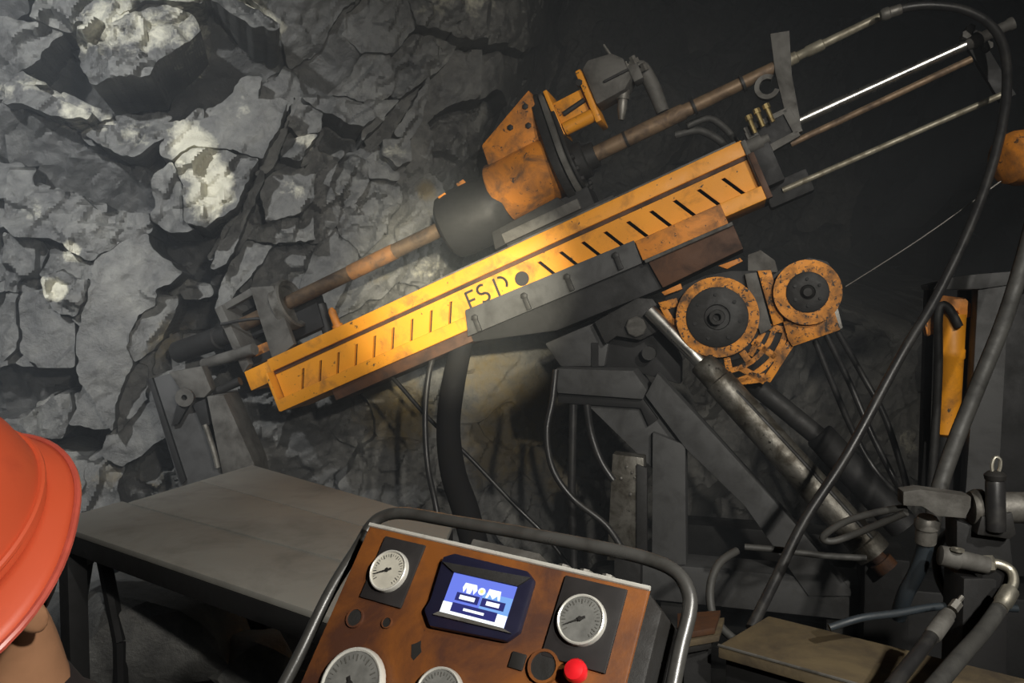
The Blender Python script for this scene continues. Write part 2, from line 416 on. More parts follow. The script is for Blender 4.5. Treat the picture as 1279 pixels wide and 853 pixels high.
# blocks one can tell apart in the photograph: pixel, how far it stands out, slopes (to the right, upwards), joint angle, stretch, rock tone (d: shade darkened in)
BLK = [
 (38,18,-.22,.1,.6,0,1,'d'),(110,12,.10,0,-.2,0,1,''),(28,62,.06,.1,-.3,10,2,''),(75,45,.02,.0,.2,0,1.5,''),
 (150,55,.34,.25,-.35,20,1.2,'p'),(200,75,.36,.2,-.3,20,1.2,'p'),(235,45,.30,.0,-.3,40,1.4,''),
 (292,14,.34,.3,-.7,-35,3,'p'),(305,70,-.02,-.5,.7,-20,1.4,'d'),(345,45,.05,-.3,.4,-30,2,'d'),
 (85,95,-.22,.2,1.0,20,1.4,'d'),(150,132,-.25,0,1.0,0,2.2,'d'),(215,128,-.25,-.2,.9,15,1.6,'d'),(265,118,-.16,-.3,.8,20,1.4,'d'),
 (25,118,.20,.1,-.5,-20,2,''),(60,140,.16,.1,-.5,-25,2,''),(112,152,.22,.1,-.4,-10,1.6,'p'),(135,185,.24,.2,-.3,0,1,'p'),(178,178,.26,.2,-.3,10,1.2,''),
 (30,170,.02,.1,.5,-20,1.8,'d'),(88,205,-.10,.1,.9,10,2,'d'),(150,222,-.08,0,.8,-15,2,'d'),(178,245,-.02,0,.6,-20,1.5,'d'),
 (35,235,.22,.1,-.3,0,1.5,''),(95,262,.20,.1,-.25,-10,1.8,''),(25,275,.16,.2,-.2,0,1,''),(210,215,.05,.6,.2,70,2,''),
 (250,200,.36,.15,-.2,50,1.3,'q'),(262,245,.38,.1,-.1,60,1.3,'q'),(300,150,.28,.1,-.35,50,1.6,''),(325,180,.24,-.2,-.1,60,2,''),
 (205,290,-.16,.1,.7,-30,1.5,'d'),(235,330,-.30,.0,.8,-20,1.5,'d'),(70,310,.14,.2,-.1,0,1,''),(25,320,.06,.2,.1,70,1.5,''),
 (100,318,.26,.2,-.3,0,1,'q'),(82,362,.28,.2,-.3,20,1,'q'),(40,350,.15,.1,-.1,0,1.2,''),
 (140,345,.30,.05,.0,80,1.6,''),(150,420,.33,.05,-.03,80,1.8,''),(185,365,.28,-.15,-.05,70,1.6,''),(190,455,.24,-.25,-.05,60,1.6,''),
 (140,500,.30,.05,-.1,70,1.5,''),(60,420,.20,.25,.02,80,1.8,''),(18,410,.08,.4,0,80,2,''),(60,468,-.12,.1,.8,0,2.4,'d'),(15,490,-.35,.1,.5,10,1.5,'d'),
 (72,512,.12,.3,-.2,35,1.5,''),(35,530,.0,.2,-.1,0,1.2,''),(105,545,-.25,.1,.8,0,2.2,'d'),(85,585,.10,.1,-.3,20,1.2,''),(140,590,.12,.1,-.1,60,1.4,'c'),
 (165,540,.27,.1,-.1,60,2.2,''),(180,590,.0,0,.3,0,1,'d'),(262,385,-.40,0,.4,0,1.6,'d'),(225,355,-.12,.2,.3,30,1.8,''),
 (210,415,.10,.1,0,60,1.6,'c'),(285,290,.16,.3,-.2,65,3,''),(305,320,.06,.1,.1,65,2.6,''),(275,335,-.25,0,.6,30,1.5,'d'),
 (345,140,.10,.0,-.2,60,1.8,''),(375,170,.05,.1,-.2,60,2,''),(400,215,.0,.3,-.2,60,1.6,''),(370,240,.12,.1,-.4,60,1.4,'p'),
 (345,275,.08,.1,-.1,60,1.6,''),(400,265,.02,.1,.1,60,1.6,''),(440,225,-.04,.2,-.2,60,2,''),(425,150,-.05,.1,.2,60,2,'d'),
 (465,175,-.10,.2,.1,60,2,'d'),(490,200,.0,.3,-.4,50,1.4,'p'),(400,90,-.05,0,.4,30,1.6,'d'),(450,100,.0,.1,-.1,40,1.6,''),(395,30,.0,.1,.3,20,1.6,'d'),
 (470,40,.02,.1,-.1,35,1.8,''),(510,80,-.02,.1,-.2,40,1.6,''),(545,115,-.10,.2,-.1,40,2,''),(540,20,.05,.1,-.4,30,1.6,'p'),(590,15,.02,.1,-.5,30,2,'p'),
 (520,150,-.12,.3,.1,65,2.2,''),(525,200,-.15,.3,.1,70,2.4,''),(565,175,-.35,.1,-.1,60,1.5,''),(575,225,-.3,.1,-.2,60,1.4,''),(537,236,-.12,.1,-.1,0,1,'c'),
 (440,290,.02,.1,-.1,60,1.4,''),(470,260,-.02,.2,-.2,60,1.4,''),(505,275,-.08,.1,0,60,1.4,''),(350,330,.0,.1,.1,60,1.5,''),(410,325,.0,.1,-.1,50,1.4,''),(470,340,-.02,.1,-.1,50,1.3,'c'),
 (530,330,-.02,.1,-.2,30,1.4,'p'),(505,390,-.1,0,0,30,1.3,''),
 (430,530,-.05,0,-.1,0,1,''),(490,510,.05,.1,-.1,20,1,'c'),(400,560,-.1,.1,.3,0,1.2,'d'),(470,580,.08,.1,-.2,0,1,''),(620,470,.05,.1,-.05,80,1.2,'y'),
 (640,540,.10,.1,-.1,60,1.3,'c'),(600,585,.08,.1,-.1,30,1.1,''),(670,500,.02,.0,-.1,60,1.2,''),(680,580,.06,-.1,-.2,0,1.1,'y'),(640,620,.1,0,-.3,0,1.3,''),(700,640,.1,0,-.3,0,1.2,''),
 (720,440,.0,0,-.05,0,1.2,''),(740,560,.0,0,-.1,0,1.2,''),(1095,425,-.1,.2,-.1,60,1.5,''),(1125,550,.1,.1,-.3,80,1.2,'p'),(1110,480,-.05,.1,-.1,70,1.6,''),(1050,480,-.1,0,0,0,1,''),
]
# minerals: pixel, radius in metres, channel (0 quartz, 1 clay), strength, stretch, angle
BLOBS = [(250, 205, .17, 0, .92, 1.25, 110), (270, 250, .15, 0, .98, 1.2, 70), (150, 62, .22, 0, .62, 1.2, 20), (205, 72, .22, 0, .62, 1.3, 20), (240, 35, .13, 0, .55, 1, 0), (292, 12, .18, 0, .72, 2.4, -32),
         (82, 362, .075, 0, .95, 1, 0), (102, 318, .06, 0, .95, 1, 0), (118, 155, .14, 0, .58, 1.3, 0), (178, 178, .12, 0, .5, 1, 0), (60, 118, .13, 0, .5, 1.5, -20), (20, 125, .1, 0, .5, 1.5, -20),
         (300, 150, .14, 0, .35, 1, 0), (380, 185, .07, 0, .62, 1, 0), (488, 195, .09, 0, .5, 1.2, 50), (545, 18, .16, 0, .45, 1.4, 30), (590, 14, .16, 0, .5, 1.5, 30), (365, 240, .1, 0, .45, 1, 0),
         (535, 335, .14, 0, .40, 1.2, 20), (1125, 550, .12, 0, .5, 1, 0), (60, 265, .16, 0, .35, 1.5, 0),
         (537, 236, .085, 1, .8, 1, 0), (495, 515, .26, 1, .85, 1, 60), (640, 530, .42, 1, .85, 1.1, 60), (215, 425, .16, 1, .5, 1.3, 60), (690, 590, .28, 1, .6, 1, 0), (605, 460, .28, 1, .7, 1, 0), (140, 590, .12, 1, .4, 1, 0), (470, 345, .12, 1, .45, 1, 0), (190, 600, .14, 1, .4, 1, 0)]

# larger blocks of the left part by outline, measured in two enlarged views (scale, offset): h, slope right, slope up, roughness, rock tone (d: shade put into the colour), outline
VA_ = (2.132, 0, 0); VB_ = (3.045, 0, 270)
OUT = [
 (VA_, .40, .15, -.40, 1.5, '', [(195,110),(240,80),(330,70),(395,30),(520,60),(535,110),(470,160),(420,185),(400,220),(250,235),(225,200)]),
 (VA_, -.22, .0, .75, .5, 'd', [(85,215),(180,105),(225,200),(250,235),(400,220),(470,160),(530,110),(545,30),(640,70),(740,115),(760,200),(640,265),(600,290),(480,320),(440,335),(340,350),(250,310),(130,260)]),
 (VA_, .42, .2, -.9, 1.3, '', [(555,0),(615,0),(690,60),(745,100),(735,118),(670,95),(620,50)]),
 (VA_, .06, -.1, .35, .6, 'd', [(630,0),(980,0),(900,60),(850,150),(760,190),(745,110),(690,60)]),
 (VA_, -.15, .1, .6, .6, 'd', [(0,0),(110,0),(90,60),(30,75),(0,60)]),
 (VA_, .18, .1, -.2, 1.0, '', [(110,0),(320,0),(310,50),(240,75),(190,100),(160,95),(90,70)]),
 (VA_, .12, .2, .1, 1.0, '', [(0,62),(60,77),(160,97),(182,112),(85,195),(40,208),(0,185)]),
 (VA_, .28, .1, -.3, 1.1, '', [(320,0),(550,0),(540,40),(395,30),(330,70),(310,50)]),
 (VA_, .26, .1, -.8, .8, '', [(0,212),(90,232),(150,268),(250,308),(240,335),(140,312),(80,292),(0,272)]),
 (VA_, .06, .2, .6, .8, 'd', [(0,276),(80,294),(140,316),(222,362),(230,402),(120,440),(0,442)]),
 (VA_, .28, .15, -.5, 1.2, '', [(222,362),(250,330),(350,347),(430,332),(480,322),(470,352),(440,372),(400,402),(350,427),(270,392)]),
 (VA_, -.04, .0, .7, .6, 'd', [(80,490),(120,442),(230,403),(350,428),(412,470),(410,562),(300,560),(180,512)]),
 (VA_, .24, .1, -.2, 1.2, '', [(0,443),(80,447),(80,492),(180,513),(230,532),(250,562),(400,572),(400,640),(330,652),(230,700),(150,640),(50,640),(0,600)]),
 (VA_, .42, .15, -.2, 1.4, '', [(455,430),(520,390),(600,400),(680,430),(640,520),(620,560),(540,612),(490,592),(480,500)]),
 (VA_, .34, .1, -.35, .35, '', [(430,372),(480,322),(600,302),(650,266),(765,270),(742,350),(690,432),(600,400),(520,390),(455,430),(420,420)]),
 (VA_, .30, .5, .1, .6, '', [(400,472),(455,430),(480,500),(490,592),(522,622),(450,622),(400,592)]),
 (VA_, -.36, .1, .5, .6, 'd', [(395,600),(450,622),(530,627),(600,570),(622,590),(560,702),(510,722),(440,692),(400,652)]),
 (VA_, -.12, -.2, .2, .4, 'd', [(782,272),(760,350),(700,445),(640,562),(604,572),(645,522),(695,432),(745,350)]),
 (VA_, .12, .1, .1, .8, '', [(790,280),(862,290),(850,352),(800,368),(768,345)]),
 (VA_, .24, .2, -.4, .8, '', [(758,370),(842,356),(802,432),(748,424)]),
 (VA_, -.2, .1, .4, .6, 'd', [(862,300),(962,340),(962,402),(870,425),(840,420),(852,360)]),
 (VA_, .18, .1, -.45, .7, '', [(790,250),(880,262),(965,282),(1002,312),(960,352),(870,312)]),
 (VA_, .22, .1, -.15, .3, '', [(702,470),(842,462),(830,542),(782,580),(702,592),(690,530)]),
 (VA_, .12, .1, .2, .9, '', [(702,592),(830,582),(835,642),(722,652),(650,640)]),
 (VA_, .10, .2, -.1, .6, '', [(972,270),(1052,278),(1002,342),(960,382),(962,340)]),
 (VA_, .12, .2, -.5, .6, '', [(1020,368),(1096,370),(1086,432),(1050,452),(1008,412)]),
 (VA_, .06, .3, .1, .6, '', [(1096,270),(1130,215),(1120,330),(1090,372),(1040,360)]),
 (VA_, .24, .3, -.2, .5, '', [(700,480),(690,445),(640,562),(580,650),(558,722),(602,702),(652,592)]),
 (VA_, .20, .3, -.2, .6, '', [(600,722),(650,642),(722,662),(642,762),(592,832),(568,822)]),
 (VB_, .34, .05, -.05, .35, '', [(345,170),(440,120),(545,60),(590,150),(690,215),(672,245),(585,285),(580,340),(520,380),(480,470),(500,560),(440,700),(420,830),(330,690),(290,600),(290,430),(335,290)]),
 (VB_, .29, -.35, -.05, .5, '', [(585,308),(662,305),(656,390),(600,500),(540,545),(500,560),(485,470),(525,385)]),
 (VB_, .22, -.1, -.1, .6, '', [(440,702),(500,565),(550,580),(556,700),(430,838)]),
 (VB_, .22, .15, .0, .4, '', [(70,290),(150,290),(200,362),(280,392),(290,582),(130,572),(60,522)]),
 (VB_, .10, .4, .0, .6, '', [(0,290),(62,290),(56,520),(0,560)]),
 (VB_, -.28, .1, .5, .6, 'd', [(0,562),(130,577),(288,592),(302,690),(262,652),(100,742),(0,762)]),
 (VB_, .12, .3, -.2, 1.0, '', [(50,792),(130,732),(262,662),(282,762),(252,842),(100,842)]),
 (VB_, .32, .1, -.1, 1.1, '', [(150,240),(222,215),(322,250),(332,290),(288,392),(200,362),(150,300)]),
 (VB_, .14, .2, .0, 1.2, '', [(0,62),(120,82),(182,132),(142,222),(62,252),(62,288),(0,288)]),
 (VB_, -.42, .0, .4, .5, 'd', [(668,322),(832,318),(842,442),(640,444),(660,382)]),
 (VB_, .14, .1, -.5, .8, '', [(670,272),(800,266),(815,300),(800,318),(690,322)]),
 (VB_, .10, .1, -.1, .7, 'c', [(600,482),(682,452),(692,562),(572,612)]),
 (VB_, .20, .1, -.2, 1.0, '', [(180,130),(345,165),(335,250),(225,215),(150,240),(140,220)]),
]
SLABS = {(150, 420), (140, 500), (140, 345), (60, 420), (185, 365), (190, 455), (300, 150), (325, 180), (18, 410), (165, 540), (35, 235), (620, 470), (670, 500)}
def build_main_wall():
    W_LEN, Z0, Z1, RES = 9.6, -0.12, 5.0, 0.0125
    ns, nz = int(W_LEN / RES), int((Z1 - Z0) / RES)
    s1 = np.linspace(0, W_LEN, ns); z1 = np.linspace(Z0, Z1, nz)
    S, Z = np.meshgrid(s1, z1)
    seeds = []
    for (px, py, h, gs, gz, an, asp, mi) in BLK:
        s, z = wall_sz(px, py)
        if px < 390 and py < 560: h -= 0.07
        seeds.append((s, z, h, gs, gz, math.radians(an), asp, mi, 0.26))
    rnd = random.Random(3)
    pts = [(q[0], q[1]) for q in seeds]
    tries = 0
    while tries < 900:
        tries += 1
        s, z = rnd.uniform(0, W_LEN), rnd.uniform(0, Z1)
        if min((s - a) ** 2 + (z - b) ** 2 for a, b in pts) > 0.42 ** 2:
            pts.append((s, z))
            seeds.append((s, z, rnd.uniform(-.15, .15), rnd.uniform(-.25, .3), rnd.uniform(-.35, .3), math.radians(rnd.uniform(20, 80)), rnd.uniform(1, 2), rnd.choice(['', '', '', 'p', 'd']), 0.3))
    w = 0.035
    Sw = S + w * vnoise(S * 4, Z * 4, 11) + w * .6 * vnoise(S * 11, Z * 11, 12)
    Zw = Z + w * vnoise(S * 4, Z * 4, 13) + w * .6 * vnoise(S * 11, Z * 11, 14)
    best = np.full(S.shape, 1e9); cell = np.zeros(S.shape, np.int32); H = np.zeros(S.shape)
    for i, (s, z, h, gs, gz, an, asp, mi, sz) in enumerate(seeds):
        ds, dz = Sw - s, Zw - z
        c, k = math.cos(an), math.sin(an); q = math.sqrt(asp)
        e1 = (ds * c + dz * k) / q; e2 = (-ds * k + dz * c) * q
        d = np.maximum(np.abs(e1), np.abs(e2)) * 0.5 + np.sqrt(e1 * e1 + e2 * e2) * 0.5
        m = d < best
        best = np.where(m, d, best); cell = np.where(m, i, cell)
        hh = h + np.clip(gs * ds, -.22, .22) + np.clip(gz * dz, -.25, .25)
        H = np.where(m, hh, H)
    # outlined blocks, the ones standing out farthest last
    S3 = S + .010 * vnoise(S * 13, Z * 13, 41) + .006 * vnoise(S * 30, Z * 30, 42); Z3 = Z + .010 * vnoise(S * 13, Z * 13, 43) + .006 * vnoise(S * 30, Z * 30, 44)
    rough_poly = {}
    for (view, h, gs, gz, ro, mi, pl) in sorted(OUT, key=lambda q: q[1]):
        P_ = [wall_sz(view[1] + x / view[0], view[2] + y / view[0], h) for x, y in pl]
        inside = np.zeros(S.shape, bool)
        for (x0, y0), (x1, y1) in zip(P_, P_[1:] + P_[:1]):
            if abs(y1 - y0) < 1e-9: continue
            inside ^= ((y0 > Z3) != (y1 > Z3)) & (S3 < (x1 - x0) * (Z3 - y0) / (y1 - y0) + x0)
        cs, cz = sum(p[0] for p in P_) / len(P_), sum(p[1] for p in P_) / len(P_)
        rough_poly[len(seeds)] = ro
        cell = np.where(inside, len(seeds), cell)
        H = np.where(inside, h + np.clip(gs * (Sw - cs), -.22, .22) + np.clip(gz * (Zw - cz), -.25, .25), H)
        seeds.append((cs, cz, h, gs, gz, 0, 1, mi, 0.3))
    # ruggedness inside each block: some are smooth slabs, some crumbled
    rr = random.Random(9)
    flat = {i for i, q in enumerate(BLK) if (q[0], q[1]) in SLABS}
    rough_of = np.array([rough_poly.get(i, 0.22 if i in flat else rr.uniform(0.35, 1.15)) for i in range(len(seeds))])
    rough = rough_of[cell] * (0.6 + 0.4 * np.clip(vnoise(S * 2.3, Z * 2.3, 21) + 0.5, 0, 1))
    f1, e1_ = facets(Sw, Zw, 0.24, 0.030, 0.34, 5, math.radians(58), 1.7, True)
    f2, e2_ = facets(Sw, Zw, 0.095, 0.010, 0.42, 6, math.radians(48), 1.6, True)
    H += rough * f1 + rough * f2 + rough * facets(Sw, Zw, 0.042, 0.005, 0.35, 8, math.radians(30), 1.3)
    H -= 0.014 * rough * np.exp(-(e1_ / 0.012) ** 2)
    H += 0.012 * vnoise(S * 7, Z * 7, 31) + 0.004 * vnoise(S * 25, Z * 25, 32)
    # the wall leans out at the upper left and falls back into the dark drift at the upper right
    H += 0.22 * np.clip(Z - 2.5, 0, 3) * (S < 4.6)
    sb_top, zb_top = wall_sz(650, 0); sb_low, zb_low = wall_sz(560, 290)
    edge = sb_low + (sb_top - sb_low) * (Z - zb_low) / (zb_top - zb_low)
    t = np.clip((S - edge + 0.1) / 1.2, 0, 1); t = t * t * (3 - 2 * t)
    v = np.clip((Z - 1.35) / 0.9, 0, 1); v = v * v * (3 - 2 * v)
    H -= 2.6 * t * v
    base = np.array(WO); ws = np.array(WS); wn = np.array(WN)
    X = base[0] + ws[0] * S + wn[0] * H; Y = base[1] + ws[1] * S + wn[1] * H
    wall = bpy.data.objects.new('wall_back', None); COL.objects.link(wall); wall.location = WO
    tag(wall, kind='structure'); wall['label'] = 'broken grey rock face of the mine drift behind the drill rig'
    # cells -> blocks
    qc = cell[:-1, :-1]
    MIN = np.zeros((nz, ns, 3))
    for (px, py, r, ch, k, st, an) in BLOBS:
        s0, z0 = wall_sz(px, py); c, q = math.cos(math.radians(an)), math.sin(math.radians(an))
        x = ((S - s0) * c + (Z - z0) * q) / st; y = (-(S - s0) * q + (Z - z0) * c) * st
        MIN[..., ch] = np.maximum(MIN[..., ch], k * np.exp(-((x * x + y * y) / (r * r)) ** 1.6))
    MIN[..., 2] = 0.5 * np.array([1.0 if q[7] == 'd' else 0.0 for q in seeds])[cell]  # recessed blocks darkened, their shade put into the colour
    MINf = MIN.reshape(-1, 3)
    tone = {'': (0, 0, 0), 'p': (.34, 0, 0), 'q': (.78, .1, 0), 'c': (.0, .85, 0), 'y': (0, .55, .2), 'd': (0, 0, .55)}
    idx = np.arange(ns * nz).reshape(nz, ns)
    P = np.stack([X, Y, Z], -1).reshape(-1, 3)
    for i, sd in enumerate(seeds):
        m = qc == i
        if not m.any(): continue
        jj, ii = np.nonzero(m)
        quads = np.stack([idx[jj, ii], idx[jj, ii + 1], idx[jj + 1, ii + 1], idx[jj + 1, ii]], 1)
        # grid points of a cell lie on that block's own surface; shared border points are taken from the block's own plane
        uq, inv = np.unique(quads.reshape(-1), return_inverse=True)
        q2 = inv.reshape(-1, 4)
        V = P[uq].copy()
        own = cell.reshape(-1)[uq] == i
        if (~own).any():
            f = S.reshape(-1)[uq][~own] - sd[0]; g = Z.reshape(-1)[uq][~own] - sd[1]
            hh = sd[2] + np.clip(sd[3] * f, -.22, .22) + np.clip(sd[4] * g, -.25, .25)
            ho = (H.reshape(-1)[uq][~own])
            sf = seeds
            oc = cell.reshape(-1)[uq][~own]
            pl = np.array([sf[o][2] for o in oc]) + np.clip(np.array([sf[o][3] for o in oc]) * (S.reshape(-1)[uq][~own] - np.array([sf[o][0] for o in oc])), -.22, .22) \
                 + np.clip(np.array([sf[o][4] for o in oc]) * (Z.reshape(-1)[uq][~own] - np.array([sf[o][1] for o in oc])), -.25, .25)
            dh = hh - pl
            V[~own, 0] += wn[0] * dh; V[~own, 1] += wn[1] * dh
        # side faces: border edges pushed back into the rock
        e = np.concatenate([q2[:, [0, 1]], q2[:, [1, 2]], q2[:, [2, 3]], q2[:, [3, 0]]])
        key = np.sort(e, 1); kk = key[:, 0].astype(np.int64) * 10000000 + key[:, 1]
        u2, first, cnt = np.unique(kk, return_index=True, return_counts=True)
        be = e[first[cnt == 1]]
        bv, binv = np.unique(be.reshape(-1), return_inverse=True); be2 = binv.reshape(-1, 2)
        # the outline runs straight between corners instead of along the grid
        for _ in range(2):
            acc = np.zeros((len(V), 3)); cn_ = np.zeros(len(V))
            np.add.at(acc, be[:, 0], V[be[:, 1]]); np.add.at(acc, be[:, 1], V[be[:, 0]]); np.add.at(cn_, be[:, 0], 1); np.add.at(cn_, be[:, 1], 1)
            ok = cn_ == 2
            V[ok] = V[ok] * 0.5 + acc[ok] / 2 * 0.5
        V2 = V[bv].copy(); V2[:, 0] -= wn[0] * 0.75; V2[:, 1] -= wn[1] * 0.75
        n0 = len(V)
        allv = np.concatenate([V, V2])
        side = np.stack([be[:, 1], be[:, 0], n0 + be2[:, 0], n0 + be2[:, 1]], 1)
        faces = np.concatenate([q2, side])
        me = bpy.data.meshes.new('rock_block')
        me.from_pydata(allv.tolist(), [], faces.tolist())
        at = me.attributes.new('mineral_shade', 'FLOAT_COLOR', 'POINT')
        cc = MINf[uq]; cc = np.concatenate([cc, cc[bv]]); cc = np.concatenate([cc, np.ones((len(cc), 1))], 1)
        at.data.foreach_set('color', cc.astype(np.float32).reshape(-1))
        o = link('rock_block', me, 'rock', wall)
        me.shade_smooth(); me.set_sharp_from_angle(angle=math.radians(32))
build_main_wall()

def rough_sheet(name, o, a, b, la, lb, nrm, mat, res=0.12, amp=0.12, seed=1, label=None):
    na, nb = int(la / res) + 1, int(lb / res) + 1
    A, B = np.meshgrid(np.linspace(0, la, na), np.linspace(0, lb, nb))
    H = facets(A, B, 0.7, amp, 0.25, seed, 0.6, 1.4) + 0.4 * amp * vnoise(A * 3, B * 3, seed + 1)
    o, a, b, nrm = (np.array(x, float) for x in (o, a, b, nrm))
    P = o + A[..., None] * a + B[..., None] * b + H[..., None] * nrm
    idx = np.arange(na * nb).reshape(nb, na)
    q = np.stack([idx[:-1, :-1], idx[:-1, 1:], idx[1:, 1:], idx[1:, :-1]], -1).reshape(-1, 4)
    me = bpy.data.meshes.new(name); me.from_pydata(P.reshape(-1, 3).tolist(), [], q.tolist())
    ob = link(name, me, mat); tag(ob, label, None, None, 'structure'); return ob
rough_sheet('floor', (-5.5, -2.5, 0), (1, 0, 0), (0, 1, 0), 12, 12, (0, 0, 1), 'floor_mud', 0.1, 0.015, 3, 'dark muddy floor of the mine drift')
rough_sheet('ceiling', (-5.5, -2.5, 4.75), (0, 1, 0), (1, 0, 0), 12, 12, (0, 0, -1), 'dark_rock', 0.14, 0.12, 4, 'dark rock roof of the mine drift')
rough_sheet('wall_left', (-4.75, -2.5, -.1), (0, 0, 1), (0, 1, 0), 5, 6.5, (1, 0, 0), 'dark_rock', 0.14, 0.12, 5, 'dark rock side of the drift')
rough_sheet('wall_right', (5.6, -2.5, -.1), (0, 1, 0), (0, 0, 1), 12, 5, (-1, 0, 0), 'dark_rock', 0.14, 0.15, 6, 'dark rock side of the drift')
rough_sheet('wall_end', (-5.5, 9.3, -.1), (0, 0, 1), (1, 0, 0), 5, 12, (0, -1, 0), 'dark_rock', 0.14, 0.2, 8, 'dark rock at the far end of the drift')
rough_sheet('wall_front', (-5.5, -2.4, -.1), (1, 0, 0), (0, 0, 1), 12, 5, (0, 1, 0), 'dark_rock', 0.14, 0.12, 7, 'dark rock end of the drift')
# ================================================================ the drill rig
O_ = W(345, 518, 4.0); R_ = W(953, 252, 3.3)
BA = (R_ - O_).normalized(); BN = Vector((BA.y, -BA.x, 0)).normalized(); BU = BN.cross(BA)
BF = Frame(O_, BA, BN, BU)                                   # feed beam: along, towards viewer, up
RF = Frame(O_, Vector((BA.x, BA.y, 0)), BN, (0, 0, 1))        # upright plane through the beam
def poly(F, pts, n=0.0):
    return [F.hit(x, y, n) for x, y in pts]

base_pt = RF.hit(850, 700, -0.1); base_pt.z = 0
rig = root('drill_rig', base_pt, 'large drill rig with tilted yellow slotted feed beam on a black steel frame', 'drill rig')

# ---- feed beam
beam = MB()
beam.box(BF, 0.075, 2.52, -0.25, 0.022, 0.203, 0.268, 0.006)
beam = beam.build('feed_beam', 'yellow_paint', rig)
MB().box(BF, 0.08, 2.515, -0.24, 0.006, 0.186, 0.205, 0.002).build('seam_shade', 'dark_rust', beam)  # dark brown strip painted in for the shadow under the upper band
def web():
    m = MB(); t0, t1 = -0.018, 0.0; ulo, uhi, umid = 0.062, 0.157, 0.1095
    m.box(BF, 0.08, 2.515, t0, t1, uhi, 0.190)
    m.box(BF, 0.08, 2.515, t0, t1, 0.03, ulo)
    slots = [(0.212 + 0.1054 * i, 0.50, 0.0075) for i in range(9)] + [(1.562 + 0.1075 * i, -0.55, 0.0085) for i in range(9)]
    edges = [(0.08, 0, None)]
    for c, k, hw in slots:
        edges += [(c - hw, k, 'e'), (c + hw, k, 's')]
    edges.append((2.515, 0, None))
    for i in range(0, len(edges), 2):
        (a0, k0, _), (a1, k1, _) = edges[i], edges[i + 1]
        f = lambda a, k, u: a + k * (u - umid)
        pts = []
        for u in (ulo, uhi):
            for (a, k, n) in ((a0, k0, t0), (a1, k1, t0), (a1, k1, t1), (a0, k0, t1)):
                pts.append(BF.p(f(a, k, u), n, u))
        m.hexa(pts)
    return m
web().build('web_panel', 'yellow_paint', beam)
MB().box(BF, 0.085, 2.51, -0.06, -0.045, 0.02, 0.2).build('slot_shade_sheet', 'matte_black', beam)  # black sheet added to give the slots their inner shade
MB().box(BF, 0.055, 2.52, -0.235, 0.045, 0.0, 0.060, 0.006).build('lower_lip', 'yellow_paint', beam)
MB().box(BF, 0.05, 0.066, -0.235, 0.045, 0.004, 0.205, 0.004).build('end_lip', 'yellow_paint', beam)
MB().box(BF, 2.515, 2.535, -0.25, 0.03, 0.0, 0.262, 0.004).build('end_plate', 'grey_steel', beam)
MB().box(BF, -0.10, 0.09, -0.22, -0.02, 0.165, 0.268, 0.005).build('beam_nose', 'yellow_paint', beam)
MB().box(BF, 0.35, 1.12, -0.2, 0.02, -0.055, 0.0, 0.004).build('under_channel', 'dark_rust', beam)
MB().box(BF, 0.95, 2.50, -0.245, -0.018, 0.268, 0.282, 0.003).build('slide_rail', 'grey_steel', beam)
MB().box(BF, 1.42, 1.95, -0.23, -0.03, 0.282, 0.297, 0.003).build('slide_rail', 'dark_steel', beam)

# stencilled letters and disc on the beam
def strokes(segs, a0, u0, w, h, wd=0.011):
    m = MB()
    for pl in segs:
        pts = [(a0 + x * w, u0 + y * h) for x, y in pl]
        for (x0, y0), (x1, y1) in zip(pts[:-1], pts[1:]):
            d = Vector((x1 - x0, y1 - y0)); L = d.length
            if L < 1e-6: continue
            d /= L; q = Vector((-d.y, d.x)) * wd / 2; e = d * wd * 0.25
            c = [(x0 - e.x + q.x, y0 - e.y + q.y), (x1 + e.x + q.x, y1 + e.y + q.y), (x1 + e.x - q.x, y1 + e.y - q.y), (x0 - e.x - q.x, y0 - e.y - q.y)]
            m.prism([BF.p(a, 0.0, u) for a, u in c], BF.n * 0.0025)
    return m
def arc(cx, cy, rx, ry, a0, a1, n=9):
    return [(cx + rx * math.cos(math.radians(a0 + (a1 - a0) * i / n)), cy + ry * math.sin(math.radians(a0 + (a1 - a0) * i / n))) for i in range(n + 1)]
aE, uE = BF.au(590, 388); aS, uS = BF.au(606, 382); aD, uD = BF.au(622, 374)
strokes([[(0, 0), (0, 1)], [(0, 1), (.8, 1)], [(0, .52), (.7, .52)]], aE, uE, 0.045, 0.086).build('stencil_letter', 'ink', beam)
strokes([arc(.5, .74, .42, .26, 60, 270), arc(.5, .25, .45, .25, 90, -130)], aS - 0.012, uE + 0.012, 0.052, 0.080).build('stencil_letter', 'ink', beam)
strokes([[(0, 0), (0, 1)], arc(.35, .55, .62, .43, 85, -35)], aD + 0.015, uE + 0.014, 0.055, 0.078).build('stencil_letter', 'ink', beam)
hc = BF.hit(652, 348)
MB().lathe(hc, BF.n, [(-0.002, 0.033), (0.003, 0.033), (0.003, 0.0)], 28).build('stencil_disc', 'ink', beam)

# grey cover plate, cradle under the beam
MB().prism([BF.p(a, 0.046, u) for a, u in ((1.115, -0.03), (1.96, -0.04), (1.965, 0.064), (1.15, 0.085))], BF.n * 0.02, 0.003).build('cover_plate', 'frame_steel', rig)
for a in (1.17, 1.42, 1.63, 1.86):
    m = MB(); m.box(BF, a, a + 0.022, 0.066, 0.082, -0.03, 0.025, 0.004); m.lathe(BF.p(a + 0.011, 0.066, 0.035), BF.n, [(0, 0.016), (0.012, 0.016), (0.016, 0.010), (0.016, 0)], 6)
    m.build('plate_clip', 'dark_steel', rig)
MB().prism([BF.p(a, -0.22, u) for a, u in ((1.12, -0.06), (1.5, -0.16), (2.0, -0.17), (2.0, -0.03), (1.12, -0.03))], BF.n * 0.255, 0.005).build('cradle', 'black_steel', rig)
br = MB(); br.box(BF, 1.968, 2.345, 0.0, 0.075, -0.032, 0.056, 0.005)
